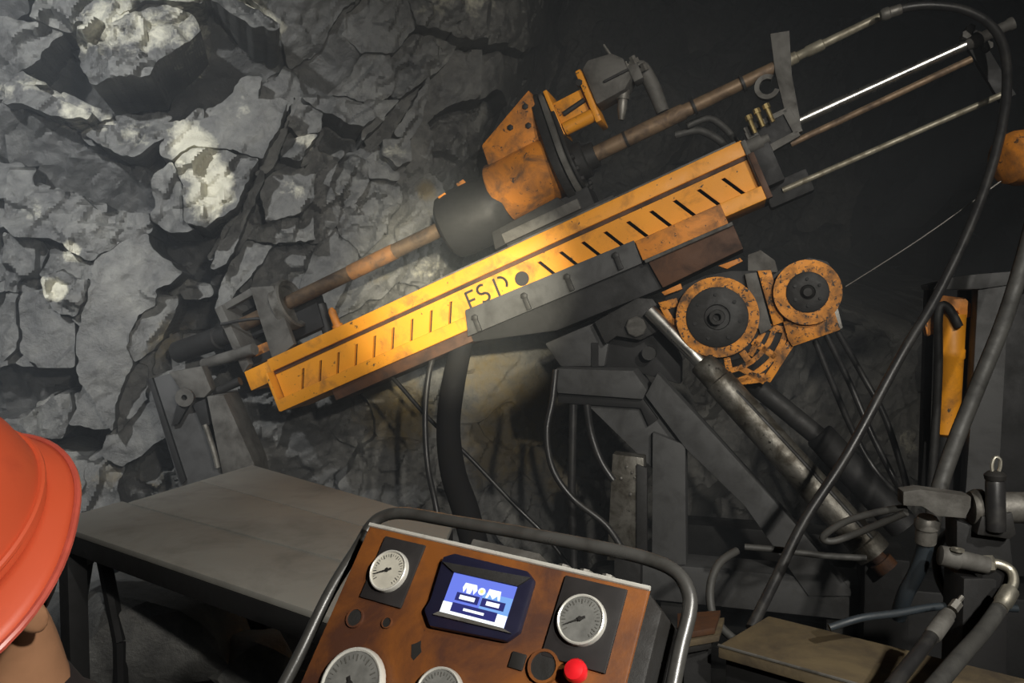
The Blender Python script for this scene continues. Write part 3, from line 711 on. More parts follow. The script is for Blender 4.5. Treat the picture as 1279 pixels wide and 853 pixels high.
br = br.build('winch_bracket', 'orange_paint', rig)
MB().prism([BF.p(a, -0.2, u) for a, u in ((2.0, -0.17), (2.36, -0.15), (2.36, -0.045), (1.985, -0.045))], BF.n * 0.26, 0.005).build('bracket_box', 'dark_rust', br)
MB().box(BF, 1.975, 2.36, 0.02, 0.085, -0.047, -0.032, 0.003).build('bracket_rim', 'grey_steel', br)

# ---- front rod clamp: two upright plates, frame bars, ring guide
fc = MB(); fc.prism(poly(BF, [(312, 359), (341, 357), (367, 430), (341, 452)], -0.02), -BF.n * 0.03, 0.003)
fc = fc.build('clamp_plate', 'grey_steel', rig)
MB().prism(poly(BF, [(268, 386), (276, 381), (311, 455), (304, 466)], -0.02), -BF.n * 0.22, 0.003).build('clamp_plate', 'grey_steel', rig)
MB().prism(poly(BF, [(268, 386), (312, 360), (316, 368), (273, 392)], -0.05), -BF.n * 0.04, 0.003).build('clamp_bar', 'grey_steel', rig)
MB().prism(poly(BF, [(285, 402), (318, 382), (330, 415), (298, 436)], -0.16), -BF.n * 0.05, 0.003).build('clamp_block', 'black_steel', rig)
MB().prism(poly(BF, [(302, 440), (337, 425), (340, 440), (308, 452)], -0.08), -BF.n * 0.05, 0.003).build('clamp_block', 'orange_paint', rig)
MB().prism(poly(BF, [(308, 450), (340, 436), (343, 446), (310, 461)], -0.06), -BF.n * 0.05, 0.003).build('clamp_block', 'black_steel', rig)
rc = BF.p(0.215, -0.13, 0.505)
MB().lathe(rc - BF.a * 0.03, BF.a, [(0, 0.045), (0, 0.125), (0.006, 0.132), (0.055, 0.132), (0.062, 0.120), (0.05, 0.1), (0.03, 0.098), (0.03, 0.045)], 40).build('ring_guide', 'light_steel', rig)
MB().lathe(rc - BF.a * 0.10, BF.a, [(0, 0.10), (0.07, 0.10), (0.07, 0.04), (0.0, 0.04)], 32).build('guide_sleeve', 'dark_steel', rig)
MB().prism(poly(BF, [(335, 395), (392, 365), (404, 408), (350, 432)], -0.16), -BF.n * 0.08, 0.004).build('clamp_block', 'black_steel', rig)
m = MB(); p0 = BF.hit(413, 385, -0.1); m.lathe(p0, BF.u * -1, [(0, 0.0), (0, 0.012), (0.02, 0.02), (0.09, 0.02), (0.09, 0.028), (0.15, 0.028)], 16); m.build('clamp_pin', 'orange_paint', rig)
m = MB(); m.cyl(BF.hit(400, 380, -0.2), BF.hit(410, 415, -0.2), 0.03); m.build('clamp_post', 'dark_steel', rig)
MB().tube([W(276, 405, 4.06), W(320, 398, 4.04), W(352, 402, 4.02)], 0.008, 8).build('clamp_rod', 'dark_steel', rig)
# collar pipe leading into the rock
cp = MB(); cp.lathe(W(222, 440, 4.28), W(290, 416, 4.12) - W(222, 440, 4.28), [(0, 0.058), (0.30, 0.058), (0.305, 0.048), (0.38, 0.048)], 24); cp.build('collar_pipe', 'dark_steel', rig)
MB().cyl(W(255, 455, 4.15), W(318, 436, 4.02), 0.03).build('collar_pipe', 'grey_steel', rig)
MB().cyl(W(268, 490, 4.0), W(300, 476, 3.98), 0.022).build('collar_pipe', 'dark_steel', rig)

# ---- rotation head on its carriage
HC = 0.515; HN = -0.13
hd = MB(); ax0 = BF.p(1.44, HN, 0.545)
hd.lathe(ax0, BF.a, [(0, 0.10), (0.0, 0.138), (0.01, 0.146), (0.20, 0.150), (0.32, 0.150), (0.32, 0.05)], 48)
hd = hd.build('gear_housing', 'orange_paint', rig)
MB().prism([BF.p(a, HN - 0.085, u) for a, u in ((1.475, 0.66), (1.482, 0.765), (1.782, 0.895), (1.79, 0.66))], BF.n * 0.17, 0.012).build('gear_cover', 'orange_paint', hd)
for a, u in ((1.64, 0.775), (1.72, 0.745), (1.74, 0.83)):
    MB().lathe(BF.p(a, HN + 0.085, u), BF.n, [(0, 0.014), (0.008, 0.014), (0.010, 0.009), (0.010, 0)], 6).build('bolt', 'dark_steel', hd)
ck = MB(); ck.lathe(BF.p(1.15, HN, 0.50), BF.a, [(0, 0.05), (0, 0.125), (0.02, 0.152), (0.08, 0.162), (0.22, 0.162), (0.28, 0.150), (0.33, 0.13), (0.33, 0.05)], 48)
ck = ck.build('chuck', 'black_steel', rig)
for a, dn, du in ((1.30, .07, .148), (1.20, .09, .125)):
    MB().prism([BF.p(a + x, HN + dn + y * .3, 0.50 + du + y) for x, y in ((0, 0), (.04, .004), (.045, -.012), (.01, -.018))], (BF.n * .6 + BF.u * .8) * 0.012).build('paint_chip', 'orange_paint', ck)
def head_flange(a0, a1, grow, mat, nm, parent):
    pts = []
    r0 = 0.185 + grow; c0 = 0.525; r1 = 0.085 + grow; c1 = 0.80
    for i in range(25):
        t = math.radians(160 + 220 * i / 24); pts.append((r0 * math.cos(t), c0 + r0 * math.sin(t)))
    for i in range(13):
        t = math.radians(15 + 150 * i / 12); pts.append((r1 * math.cos(t), c1 + r1 * math.sin(t)))
    MBx = MB(); MBx.prism([BF.p(a0, HN + x, u) for x, u in pts], BF.a * (a1 - a0), 0.004)
    return MBx.build(nm, mat, parent)
fl = head_flange(1.762, 1.80, 0.0, 'dark_steel', 'head_flange', rig)
head_flange(1.805, 1.83, -0.008, 'grey_steel', 'flange_plate', fl)
head_flange(1.835, 1.85, -0.03, 'dark_steel', 'flange_plate', fl)
for i in range(9):
    t = math.radians(180 + 22 * i)
    MB().lathe(BF.p(1.85, HN + 0.140 * math.cos(t), 0.525 + 0.140 * math.sin(t)), BF.a, [(0, 0.013), (0.012, 0.013), (0.012, 0)], 6).build('bolt', 'dark_steel', fl)
MB().lathe(BF.p(1.85, HN, HC), BF.a, [(0, 0.085), (0.04, 0.085), (0.045, 0.06), (0.09, 0.058), (0.09, 0.036)], 32).build('rear_bushing', 'dark_steel', rig)
mt = MB(); mt.box(BF, 1.85, 2.0, HN - 0.07, HN + 0.05, 0.665, 0.80, 0.012)
mt = mt.build('motor_mount', 'yellow_paint', rig)
MB().box(BF, 2.0, 2.028, HN - 0.10, HN + 0.085, 0.62, 0.87, 0.008).build('mount_flange', 'yellow_paint', mt)
MB().box(BF, 1.835, 1.855, HN - 0.10, HN + 0.075, 0.64, 0.86, 0.006).build('mount_flange', 'yellow_paint', mt)
MB().cyl(BF.p(1.86, HN + 0.055, 0.665), BF.p(2.0, HN + 0.055, 0.665), 0.03).build('mount_rib', 'yellow_paint', mt)
MB().cyl(BF.p(1.88, HN + 0.052, 0.73), BF.p(1.99, HN + 0.052, 0.745), 0.012).build('mount_slot', 'dark_steel', mt)
MB().lathe(BF.p(2.0, HN + 0.045, 0.815), BF.n, [(0, .016), (.045, .016), (.045, 0)], 6).build('bolt', 'dark_steel', mt)
mo = MB(); mo.prism([BF.p(a, HN - 0.075, u) for a, u in ((2.03, 0.695), (2.17, 0.70), (2.215, 0.735), (2.215, 0.83), (2.175, 0.875), (2.07, 0.895), (2.03, 0.87))], BF.n * 0.145, 0.014)
mo = mo.build('hydraulic_motor', 'grey_steel', rig)
MB().box(BF, 2.10, 2.215, HN + 0.07, HN + 0.085, 0.765, 0.775, 0.002).build('motor_seam', 'dark_steel', mo)
MB().box(BF, 2.215, 2.26, HN - 0.05, HN + 0.04, 0.72, 0.80, 0.006).build('motor_cap', 'grey_steel', mo)
MB().lathe(BF.hit(776, 150, HN), BF.a * .5 + BF.u, [(0, .012), (.05, .022), (.09, .022), (.09, .03), (.13, .03), (.13, .012)], 14).build('hose_fitting', 'light_steel', mo)
m = MB(); m.tube([BF.hit(782, 92, HN), BF.hit(800, 84, HN - .02), BF.hit(815, 108, HN - .04), BF.hit(828, 140, HN - .05)], [0.028, 0.032, 0.034, 0.030], 12)
m.build('port_elbow', 'grey_steel', mo)
for px, py, r in ((783, 86, .022), (793, 80, .026), (806, 88, .024), (780, 100, .02)):
    MB().lathe(BF.hit(px, py, HN + .02), BF.u + BF.n * .3, [(0, 0), (0, r), (r * .8, r), (r * .8, r * .6), (r * 1.4, r * .6), (r * 1.4, 0)], 6).build('port_nut', 'light_steel', mo)
MB().tube([BF.hit(754, 56, HN), BF.hit(770, 80, HN), BF.hit(779, 92, HN)], [.006, .007, .009], 8, smooth=False).build('breather_rod', 'light_steel', mo)
ca = MB(); ca.prism(poly(BF, [(614, 290), (696, 246), (716, 262), (618, 312)], -0.03), -BF.n * 0.2, 0.005)
ca = ca.build('carriage', 'dark_steel', rig)
MB().box(BF, 1.5, 1.86, -0.22, -0.035, 0.296, 0.38, 0.006).build('carriage_block', 'black_steel', ca)
MB().box(BF, 1.42, 1.80, -0.05, -0.012, 0.297, 0.345, 0.004).build('carriage_bar', 'grey_steel', ca)

# ---- tail end: upright plate, clips, cylinder rods
tp = MB(); tp.prism(poly(BF, [(962, 42), (986, 38), (989, 92), (1002, 163), (988, 170), (968, 90)], HN + 0.03), -BF.n * 0.03, 0.003)
tp = tp.build('tail_plate', 'grey_steel', rig)
MB().ring(BF.hit(958, 111, HN), BF.n, BF.a, 0.032, 0.052, 0.04, 40, 320, 24).build('plate_hook', 'grey_steel', tp)
MB().prism(poly(BF, [(950, 152), (982, 137), (1000, 165), (955, 188), (946, 172)], -0.06), -BF.n * 0.02, 0.002).build('tail_window', 'black_steel', tp)
for q in ([(928, 160), (982, 134), (984, 140), (932, 167)], [(946, 188), (996, 162), (1000, 169), (951, 197)], [(930, 166), (944, 160), (962, 194), (948, 204)], [(976, 138), (986, 134), (1003, 163), (992, 168)]):
    MB().prism(poly(BF, q, -0.05), -BF.n * 0.05, 0.003).build('tail_clip', 'grey_steel', tp)
for px, py in ((940, 158), (950, 150), (962, 144)):
    MB().lathe(BF.hit(px, py, -.02), BF.u, [(-.03, .01), (.03, .01), (.03, .016), (.05, .016), (.05, 0)], 8).build('clip_screw', 'brass', tp)
MB().box(BF, 2.53, 2.62, -0.24, -0.01, 0.05, 0.25, 0.008).build('tail_block', 'black_steel', rig)
MB().lathe(BF.p(2.535, -0.02, 0.235), BF.a, [(0, .03), (.06, .03), (.06, .02), (.09, .02), (.09, 0)], 12).build('tail_nut', 'grey_steel', rig)
MB().box(BF, 2.52, 2.545, 0.0, 0.04, 0.0, 0.2, 0.003).build('tail_strip', 'dark_rust', rig)
MB().cyl(BF.p(2.72, HN, 0.266), BF.p(3.47, HN, 0.262), 0.021, seg=20).build('chrome_rod', 'chrome', rig)
m = MB(); m.lathe(BF.p(3.44, HN, 0.262), BF.a, [(0, .022), (.03, .03), (.06, .03), (.065, .022), (.16, .022), (.165, .026), (.18, .026), (.18, 0)], 18); m.build('rod_eye', 'grey_steel', rig)
for dx, du in ((3.47, .045), (3.50, -.045), (3.45, .03)):
    MB().lathe(BF.p(dx, HN + .01, .262 + du), BF.n, [(-.03, .018), (.03, .018), (.03, 0)], 6).build('rod_eye_nut', 'grey_steel', rig)
MB().cyl(BF.p(2.70, HN + .03, 0.186), BF.p(3.43, HN + .03, 0.196), 0.014, seg=14).build('guide_rod', 'rod_tan', rig)
MB().cyl(BF.p(2.60, HN + .02, 0.022), BF.p(3.48, HN + .02, 0.020), 0.0125, seg=14).build('guide_rod', 'muddy_tail', rig)
MB().prism([BF.p(3.44, HN, .30), BF.p(3.50, HN, .30), BF.p(3.53, HN, 0.0), BF.p(3.47, HN, 0.0)], -BF.n * .03, .003).build('rod_yoke', 'black_steel', rig)
MB().box(BF, 2.53, 2.72, HN - .08, HN + .02, -0.03, 0.07, 0.01).build('tail_housing', 'black_steel', rig)

# ---- winch: toothed housing with two drums and a windowed guard
WNF = 0.10
wc = BF.hit(896, 396, WNF); wc2 = BF.hit(1008, 365, WNF); sc = 3.29 / 1000
wn = MB()
wn.prism(poly(BF, [(830, 372), (846, 360), (880, 344), (912, 338), (948, 338), (962, 345), (985, 330), (1010, 321), (1034, 326), (1046, 345), (1047, 372), (1036, 393), (1042, 408), (990, 428), (968, 440), (950, 440), (900, 455), (870, 450), (845, 425)], WNF - 0.03), -BF.n * 0.16, 0.006)
wn = wn.build('winch', 'black_steel', rig)
MB().ring(wc - BF.n * 0.03, BF.n, BF.a, 37 * sc, 50 * sc, 0.05, 0, 360, 48).build('drum_ring', 'winch_paint', wn)
dr = MB(); dr.lathe(wc - BF.n * 0.03, BF.n, [(0, 37.5 * sc), (0.055, 37.5 * sc), (0.058, 36 * sc), (0.058, 16 * sc), (0.045, 15 * sc), (0.045, 9.5 * sc), (0.085, 9 * sc), (0.085, 5 * sc), (0.05, 5 * sc), (0.05, 0)], 48)
dr = dr.build('drum_cover', 'dark_steel', wn)
for i in range(7):
    t = math.radians(20 + 51.4 * i)
    MB().lathe(wc + BF.n * 0.028 + (BF.a * math.cos(t) + BF.u * math.sin(t)) * 28 * sc, BF.n, [(0, 2.2 * sc), (0.005, 2.2 * sc), (0.005, 0)], 10).build('bolt', 'black_steel', wn)
MB().ring(wc2 - BF.n * 0.03, BF.n, BF.a, 24 * sc, 39 * sc, 0.06, 0, 360, 40).build('drum_ring', 'winch_paint', wn)
d2 = MB(); d2.lathe(wc2 - BF.n * 0.03, BF.n, [(0, 24.5 * sc), (0.062, 24.5 * sc), (0.066, 23 * sc), (0.066, 9 * sc), (0.06, 8 * sc), (0.075, 5 * sc), (0.075, 0)], 36)
d2 = d2.build('drum_cover', 'dark_steel', wn)
for i in range(6):
    t = math.radians(60 * i + 10)
    MB().lathe(wc2 + BF.n * 0.036 + (BF.a * math.cos(t) + BF.u * math.sin(t)) * 16 * sc, BF.n, [(0, 2 * sc), (0.006, 2 * sc), (0.006, 0)], 8).build('bolt', 'black_steel', wn)
MB().prism(poly(BF, [(978, 402), (1042, 388), (1050, 412), (990, 433), (984, 424)], WNF), -BF.n * 0.05, 0.004).build('winch_foot', 'winch_paint', wn)
MB().prism(poly(BF, [(1030, 386), (1046, 382), (1053, 410), (1038, 414)], WNF - .03), -BF.n * 0.03, 0.003).build('winch_foot', 'light_steel', wn)
MB().prism(poly(BF, [(946, 338), (963, 337), (979, 402), (966, 407)], WNF + 0.0), -BF.n * 0.05, 0.004).build('winch_rib', 'winch_paint', wn)
MB().prism(poly(BF, [(930, 342), (945, 340), (964, 410), (950, 418), (940, 390)], WNF - .005), -BF.n * 0.04, 0.004).build('winch_rib', 'grey_steel', wn)
MB().prism(poly(BF, [(934, 318), (950, 312), (968, 325), (972, 340), (934, 340)], WNF - 0.06), -BF.n * 0.05, 0.004).build('winch_cap', 'grey_steel', wn)
MB().prism(poly(BF, [(897, 332), (924, 322), (928, 326), (908, 336)], WNF - .02), -BF.n * 0.03, 0.002).build('winch_tab', 'orange_paint', wn)
MB().prism(poly(BF, [(826, 365), (850, 354), (852, 361), (830, 369)], WNF), -BF.n * 0.03, 0.002).build('winch_tab', 'orange_paint', wn)
# guard: rings and spokes around the lower side
tcol = 'winch_paint'
MB().ring(wc - BF.n * 0.02, -BF.n, BF.a, 80 * sc, 87 * sc, 0.02, 18, 108, 24).build('guard_ring', tcol, wn)
MB().ring(wc - BF.n * 0.02, -BF.n, BF.a, 66 * sc, 72 * sc, 0.02, 36, 120, 24).build('guard_ring', tcol, wn)
for t, r0, r1 in ((100, 52, 72), (78, 52, 72), (58, 52, 86), (34, 50, 86), (104, 66, 87), (84, 66, 70), (20, 70, 100)):
    d = BF.a * math.cos(math.radians(t)) - BF.u * math.sin(math.radians(t)); q = BF.n.cross(d) * 4.2 * sc
    MB().prism([wc + d * r0 * sc + q - BF.n * .02, wc + d * r1 * sc + q - BF.n * .02, wc + d * r1 * sc - q - BF.n * .02, wc + d * r0 * sc - q - BF.n * .02], -BF.n * 0.02, .002).build('guard_spoke', tcol, wn)
for q in ([(985, 424), (993, 430), (962, 478), (952, 474)], [(950, 414), (957, 416), (940, 446), (933, 442)], [(925, 455), (958, 474), (953, 480), (921, 462)], [(895, 478), (955, 466), (957, 477), (900, 484)],
          [(822, 378), (845, 372), (848, 382), (828, 388)], [(824, 384), (832, 383), (850, 412), (842, 416)], [(832, 400), (852, 396), (854, 403), (838, 408)]):
    MB().prism(poly(BF, q, WNF - .02), -BF.n * 0.03, 0.002).build('guard_spoke', tcol, wn)

# ---- mounting lugs between the cradle and the support frame
lg = MB(); lg.prism(poly(RF, [(742, 402), (796, 372), (815, 373), (828, 390), (826, 412), (800, 425), (770, 420), (756, 430)], 0.03), -RF.n * 0.08, 0.006)
lg = lg.build('pivot_lug', 'dark_steel', rig)
MB().lathe(RF.hit(795, 408, 0.03), RF.n, [(-.02, .045), (.02, .045), (.025, .04), (.025, 0)], 8).build('pivot_pin', 'grey_steel', lg)
MB().lathe(RF.hit(811, 441, 0.0), RF.n, [(-.02, .03), (.02, .03), (.02, 0)], 20).build('pivot_pin', 'dark_steel', lg)
MB().prism(poly(RF, [(748, 425), (830, 405), (850, 450), (850, 480), (792, 464), (748, 458)], -0.05), -RF.n * 0.12, 0.006).build('pivot_block', 'black_steel', rig)
MB().prism(poly(RF, [(680, 429), (722, 411), (745, 402), (760, 430), (755, 458), (700, 458)], -0.02), -RF.n * 0.12, 0.01).build('mount_block', 'frame_steel', rig)
MB().prism(poly(RF, [(739, 428), (747, 428), (747, 458), (739, 458)], -0.01), -RF.n * 0.01, 0.0).build('mount_slot', 'black_steel', rig)

# ---- support frame
sf = MB(); sf.prism(poly(RF, [(694, 460), (791, 463), (808, 487), (803, 499), (696, 491)], 0.10), -RF.n * 0.22, 0.006)
sf = sf.build('support_frame', 'frame_steel', rig)
MB().prism(poly(RF, [(806, 494), (821, 466), (880, 530), (998, 660), (1070, 745), (1010, 745), (930, 632), (856, 560)], 0.09), -RF.n * 0.10, 0.005).build('diagonal_brace', 'frame_steel', sf)
MB().prism(poly(RF, [(815, 540), (856, 556), (857, 706), (814, 706)], 0.085), -RF.n * 0.12, 0.005).build('upright_post', 'frame_steel', sf)
MB().prism(poly(RF, [(728, 500), (806, 497), (856, 558), (822, 592)], 0.045), -RF.n * 0.02, 0.002).build('gusset_plate', 'frame_steel', sf)
MB().prism(poly(RF, [(697, 490), (803, 498), (822, 524), (810, 532), (800, 510), (697, 503)], 0.07), -RF.n * 0.18, 0.003).build('arm_flange', 'black_steel', sf)
a0, u0 = RF.au(800, 702, 0.08); a1, u1 = RF.au(1085, 735, 0.08)
MB().box(RF, a0, a1, -0.10, 0.08, u0 - 0.16, u0, 0.008).build('base_beam', 'frame_steel', sf)
MB().box(RF, a0, a1 + .1, -0.75, -0.57, u0 - 0.16, u0, 0.008).build('base_beam', 'dark_steel', sf)
for aa in (a0 + 0.08, a1 - 0.15):
    MB().box(RF, aa, aa + 0.1, -0.09, 0.03, 0.08 - O_.z, u0 - 0.14, 0.008).build('base_leg', 'dark_steel', sf)
    MB().box(RF, aa, aa + 0.1, -0.72, -0.60, 0.08 - O_.z, u0 - 0.14, 0.008).build('base_leg', 'dark_steel', sf)
MB().box(RF, a0 - .1, a1 + .2, -0.14, 0.08, 0.0 - O_.z, 0.1 - O_.z, 0.01).build('skid', 'dark_steel', sf)
MB().box(RF, a0 - .1, a1 + .2, -0.77, -0.55, 0.0 - O_.z, 0.1 - O_.z, 0.01).build('skid', 'dark_steel', sf)
# dirty square stub post with dried mud
sp = MB(); sp.prism(poly(RF, [(765, 567), (804, 572), (806, 700), (758, 700)], 0.20), -RF.n * 0.08, 0.004)
sp = sp.build('stub_post', 'muddy_cylinder', rig)
MB().prism(poly(RF, [(795, 580), (808, 585), (808, 700), (795, 700)], 0.215), -RF.n * 0.03, 0.003).build('stub_rail', 'dark_steel', sp)
a3, u3 = RF.au(782, 700, 0.2)
MB().box(RF, a3 - .05, a3 + .06, 0.12, 0.20, 0.05 - O_.z, u3 + .02, 0.004).build('stub_leg', 'dark_steel', sp)
MB().box(RF, a3 - .3, a3 + .3, 0.09, 0.23, 0.0 - O_.z, 0.06 - O_.z, 0.004).build('stub_foot', 'dark_steel', sp)
for px, py, r in ((783, 583, .006), (790, 590, .007), (776, 597, .006), (793, 596, .005), (788, 617, .007)):
    MB().lathe(RF.hit(px, py, .2), RF.n, [(0, r), (.008, r * .8), (.01, 0)], 8).build('bolt', 'light_steel', sp)

# ---- lift cylinders
c0 = RF.hit(812, 388, 0.06); c1 = RF.hit(876, 452, 0.10); c2 = RF.hit(1092, 692, 0.22); dC = (c2 - c1).normalized()
lc = MB(); L = (c2 - c1).length
lc.lathe(c1, dC, [(0, .03), (0, .05), (.008, .056), (.10, .056), (.105, .062), (L - .06, .062), (L - .055, .068), (L, .068), (L, 0)], 32)
lc = lc.build('lift_cylinder', 'muddy_cylinder', rig)
MB().cyl(c0, c1 + dC * .05, 0.030, seg=24).build('piston_rod', 'chrome', lc)
MB().tube([c1 + dC * .15 + RF.a * .04 - RF.n * -.05, c1 + dC * .5 + RF.a * .05 + RF.n * .05, c1 + dC * (L - .08) + RF.a * .05 + RF.n * .05], 0.009, 8).build('feed_pipe', 'dark_steel', lc)
MB().lathe(c2 - dC * .02, dC, [(0, .03), (.05, .03), (.05, .045), (.09, .045), (.09, 0)], 16).build('cylinder_foot', 'dark_rust', lc)
MB().box(RF, (c2 - O_).dot(RF.a) - .03, (c2 - O_).dot(RF.a) + .13, -0.05, 0.2, 0.05 - O_.z, (c2 - O_).z - .02, .01).build('cylinder_stand', 'black_steel', lc)
b0 = RF.hit(935, 474, -0.10); b1 = RF.hit(1035, 556, -0.06); b2 = RF.hit(1120, 648, -0.02)
MB().lathe(b0, b1 - b0, [(0, .036), (0.002, .042), ((b1 - b0).length, .042)], 24).build('lift_cylinder', 'dark_steel', rig)
MB().lathe(b1 - (b2 - b1).normalized() * .06, b2 - b1, [(0, .035), (0, .055), (.01, .062), ((b2 - b1).length + .1, .062), ((b2 - b1).length + .1, 0)], 24).build('lift_cylinder', 'black_steel', rig)

# ---- drill string through the head
ds = root('drill_rod', BF.p(0.1, HN, HC), 'long muddy brown drill rod running through the rotation head into the rock', 'drill rod')
MB().cyl(BF.p(-0.45, HN, HC), BF.p(0.72, HN, HC), 0.037, seg=20).build('rod_section', 'rod_brown', ds)
MB().cyl(BF.p(0.60, HN, HC), BF.p(0.86, HN, HC), 0.0395, seg=20).build('rod_joint', 'rod_orange', ds)
MB().cyl(BF.p(0.86, HN, HC), BF.p(1.9, HN, HC), 0.037, seg=20).build('rod_section', 'rod_brown', ds)
MB().cyl(BF.p(1.9, HN, HC), BF.p(2.36, HN, HC), 0.036, seg=20).build('rod_section', 'rod_tan', ds)
MB().cyl(BF.p(2.36, HN, HC), BF.p(2.80, HN, HC), 0.030, r1=.026, seg=20).build('rod_section', 'rod_tan', ds)
MB().lathe(BF.p(2.80, HN, HC), BF.a, [(0, .026), (.06, .026), (.065, .020), (.10, .020), (.105, .024), (.17, .024), (.175, .018), (.44, .016), (.44, 0)], 16).build('rod_coupling', 'muddy_tail', ds)
for a in (2.08, 2.40, 2.62):
    MB().ring(BF.p(a, HN, HC), BF.a, BF.u, .03, .0375, .012, 0, 360, 20).build('rod_band', 'dark_steel', ds)
# ================================================================ control console
TL = W(462, 655, 1.10); TR = W(812, 735, 0.90); cr = (TR - TL).normalized()
rb = ray(375, 853); tBL = ((TL - CAM).dot(cr)) / rb.dot(cr); BL = CAM + rb * tBL
cu = (TL - BL); cu = (cu - cr * cu.dot(cr)).normalized(); cn = cr.cross(cu)
CF = Frame(TL, cr, cn, cu)                                    # panel face: right, out, up (top edge at u = 0)
PW = (TR - TL).length; PH = 0.36
con = root('control_console', (TL + cr * PW * .5 - cn * .1 - cu * .2).xy.to_3d(), 'rusty orange control console with pressure gauges, small lit screen and tube guard', 'control console')
pn = MB(); pn.box(CF, 0.0, PW, -0.006, 0.0, -PH, 0.0, 0.003)
pn = pn.build('front_panel', 'panel_paint', con)
MB().tube([CF.p(0.0, 0.0, 0.0), CF.p(PW, 0.0, 0.0)], 0.003, 8, smooth=False).build('panel_edge', 'bright_rim', pn)
MB().prism([CF.p(a, -0.006, u) for a, u in ((0.003, -0.003), (PW - .002, -0.003), (PW + 0.018, -0.02), (PW + 0.018, -PH), (0.003, -PH))], -cn * 0.12, 0.004).build('housing', 'dark_steel', con)
MB().box(CF, 0.15, 0.25, -0.10, -0.02, -0.002, 0.018, 0.003).build('housing_tab', 'grey_steel', con)
MB().box(CF, 0.10, 0.14, -0.10, -0.03, -0.002, 0.012, 0.003).build('housing_tab', 'grey_steel', con)
for a in (0.27, 0.30, 0.33):
    MB().lathe(CF.p(a, -0.06, -0.01), cu, [(0, .006), (.022, .006), (.022, .009), (.03, .009), (.03, 0)], 8).build('housing_bolt', 'light_steel', con)
def ctube(pts, n):
    return [CF.hit(x, y, n) for x, y in pts]
gt = MB(); gt.tube(ctube([(330, 900), (372, 822), (412, 740), (448, 682), (462, 658), (478, 645), (505, 641), (560, 650), (660, 667), (760, 686), (815, 700), (846, 716), (860, 740), (861, 765), (850, 810), (838, 870)], -0.035), 0.0085, 12)
gt.build('tube_guard', 'guard_paint', con)
# pedestal down to the floor
pm = CF.p(PW * .5, -0.09, -0.25)
PF = Frame((pm.x, pm.y, 0), (1, 0, 0), (0, -1, 0), (0, 0, 1))
MB().box(PF, -.05, .05, -.05, .05, 0.03, pm.z, .006).build('pedestal', 'dark_steel', con)
MB().box(PF, -.22, .22, -.18, .18, 0.0, .03, .006).build('pedestal_foot', 'dark_steel', con)

def gauge(px, py, r, face, plate, needle_ang, ticks=9, glass=True):
    a, u = CF.au(px, py, 0.004)
    if plate:
        x0, x1, y0, y1 = plate
        MB().prism([CF.p(a + dx, 0.0, u + dy) for dx, dy in ((x0, y0), (x1, y0), (x1, y1), (x0, y1))], cn * 0.004, 0.0015).build('gauge_plate', 'black_plate', con)
    g = MB(); c = CF.p(a, 0.003, u)
    g.lathe(c, cn, [(0, r * 1.02), (0.004, r * 1.02), (0.0075, r * 0.99), (0.0085, r * 0.94), (0.0075, r * 0.89), (0.004, r * 0.88)], 40)
    g = g.build('pressure_gauge', 'bright_rim', con)
    MB().lathe(c, cn, [(0.004, r * 0.9), (0.0065, r * 0.9), (0.0065, 0)], 40).build('dial', face, g)
    t = MB()
    for i in range(ticks * 3):
        th = math.radians(-135 + 270 * i / (ticks * 3 - 1)); d = cu * math.cos(th) + cr * math.sin(th); q = cn.cross(d) * r * (.010 if i % 3 else .02)
        r0, r1 = (.68 if i % 3 else .62) * r, .80 * r
        b = c + cn * 0.0068
        t.prism([b + d * r0 + q, b + d * r1 + q, b + d * r1 - q, b + d * r0 - q], cn * .0004)
    t.build('tick_marks', 'tick_ink', g)
    th = math.radians(needle_ang); d = cu * math.cos(th) + cr * math.sin(th); q = cn.cross(d)
    n = MB(); b = c + cn * 0.008
    n.prism([b - d * r * .22 + q * r * .05, b + d * r * .74 + q * r * .012, b + d * r * .74 - q * r * .012, b - d * r * .22 - q * r * .05], cn * .001)
    n.lathe(b, cn, [(0, r * .09), (.002, r * .09), (.002, 0)], 14)
    n.build('needle', 'ink', g)
    return g
gauge(487, 714, 0.0272, 'gauge_face', (-.030, .036, -.040, .044), -118)
gauge(727, 775, 0.0285, 'gauge_face_dark', (-.036, .042, -.048, .046), -122)
gauge(441, 856, 0.0435, 'gauge_face_dark', None, 140)
gauge(549, 868, 0.030, 'gauge_face_dark', None, 150)
# indicator lamps, knobs, button
def ringlamp(px, py, r, inner, rim, depth=.004):
    a, u = CF.au(px, py, 0.0); k = MB()
    k.lathe(CF.p(a, -.001, u), cn, [(0, r * 1.25), (depth, r * 1.2), (depth, r), (depth * .5, r * .98)], 24); k = k.build('indicator_ring', rim, con)
    MB().lathe(CF.p(a, -.001, u), cn, [(0, r), (depth * .7, r), (depth * .7, 0)], 24).build('indicator_lens', inner, k)
ringlamp(444, 772, 0.0105, 'dark_steel', 'panel_paint')
ringlamp(484, 778, 0.006, 'ink', 'panel_paint')
ringlamp(680, 833, 0.0155, 'dark_steel', 'panel_paint', .006)
a, u = CF.au(647, 826, 0.0)
MB().box(CF, a - .009, a + .009, 0, .003, u - .009, u + .009, .001).build('label_plate', 'ink', con)
a, u = CF.au(520, 812, 0.0)
MB().prism([CF.p(a + .008 * q * math.cos(t * .7), 0, u + .011 * q * math.sin(t * .7)) for t, q in enumerate((1, .7, 1.1, .8, 1.2, .75, .9, 1.1, .8))], cn * .0006).build('grease_patch', 'ink', con)
a, u = CF.au(724, 842, 0.0); kb = MB()
kb.lathe(CF.p(a, 0, u), cn, [(0, .009), (.008, .009), (.010, .0125), (.016, .0130), (.021, .0105), (.023, .005), (.0235, 0)], 24); kb.build('stop_button', 'red_plastic', con)
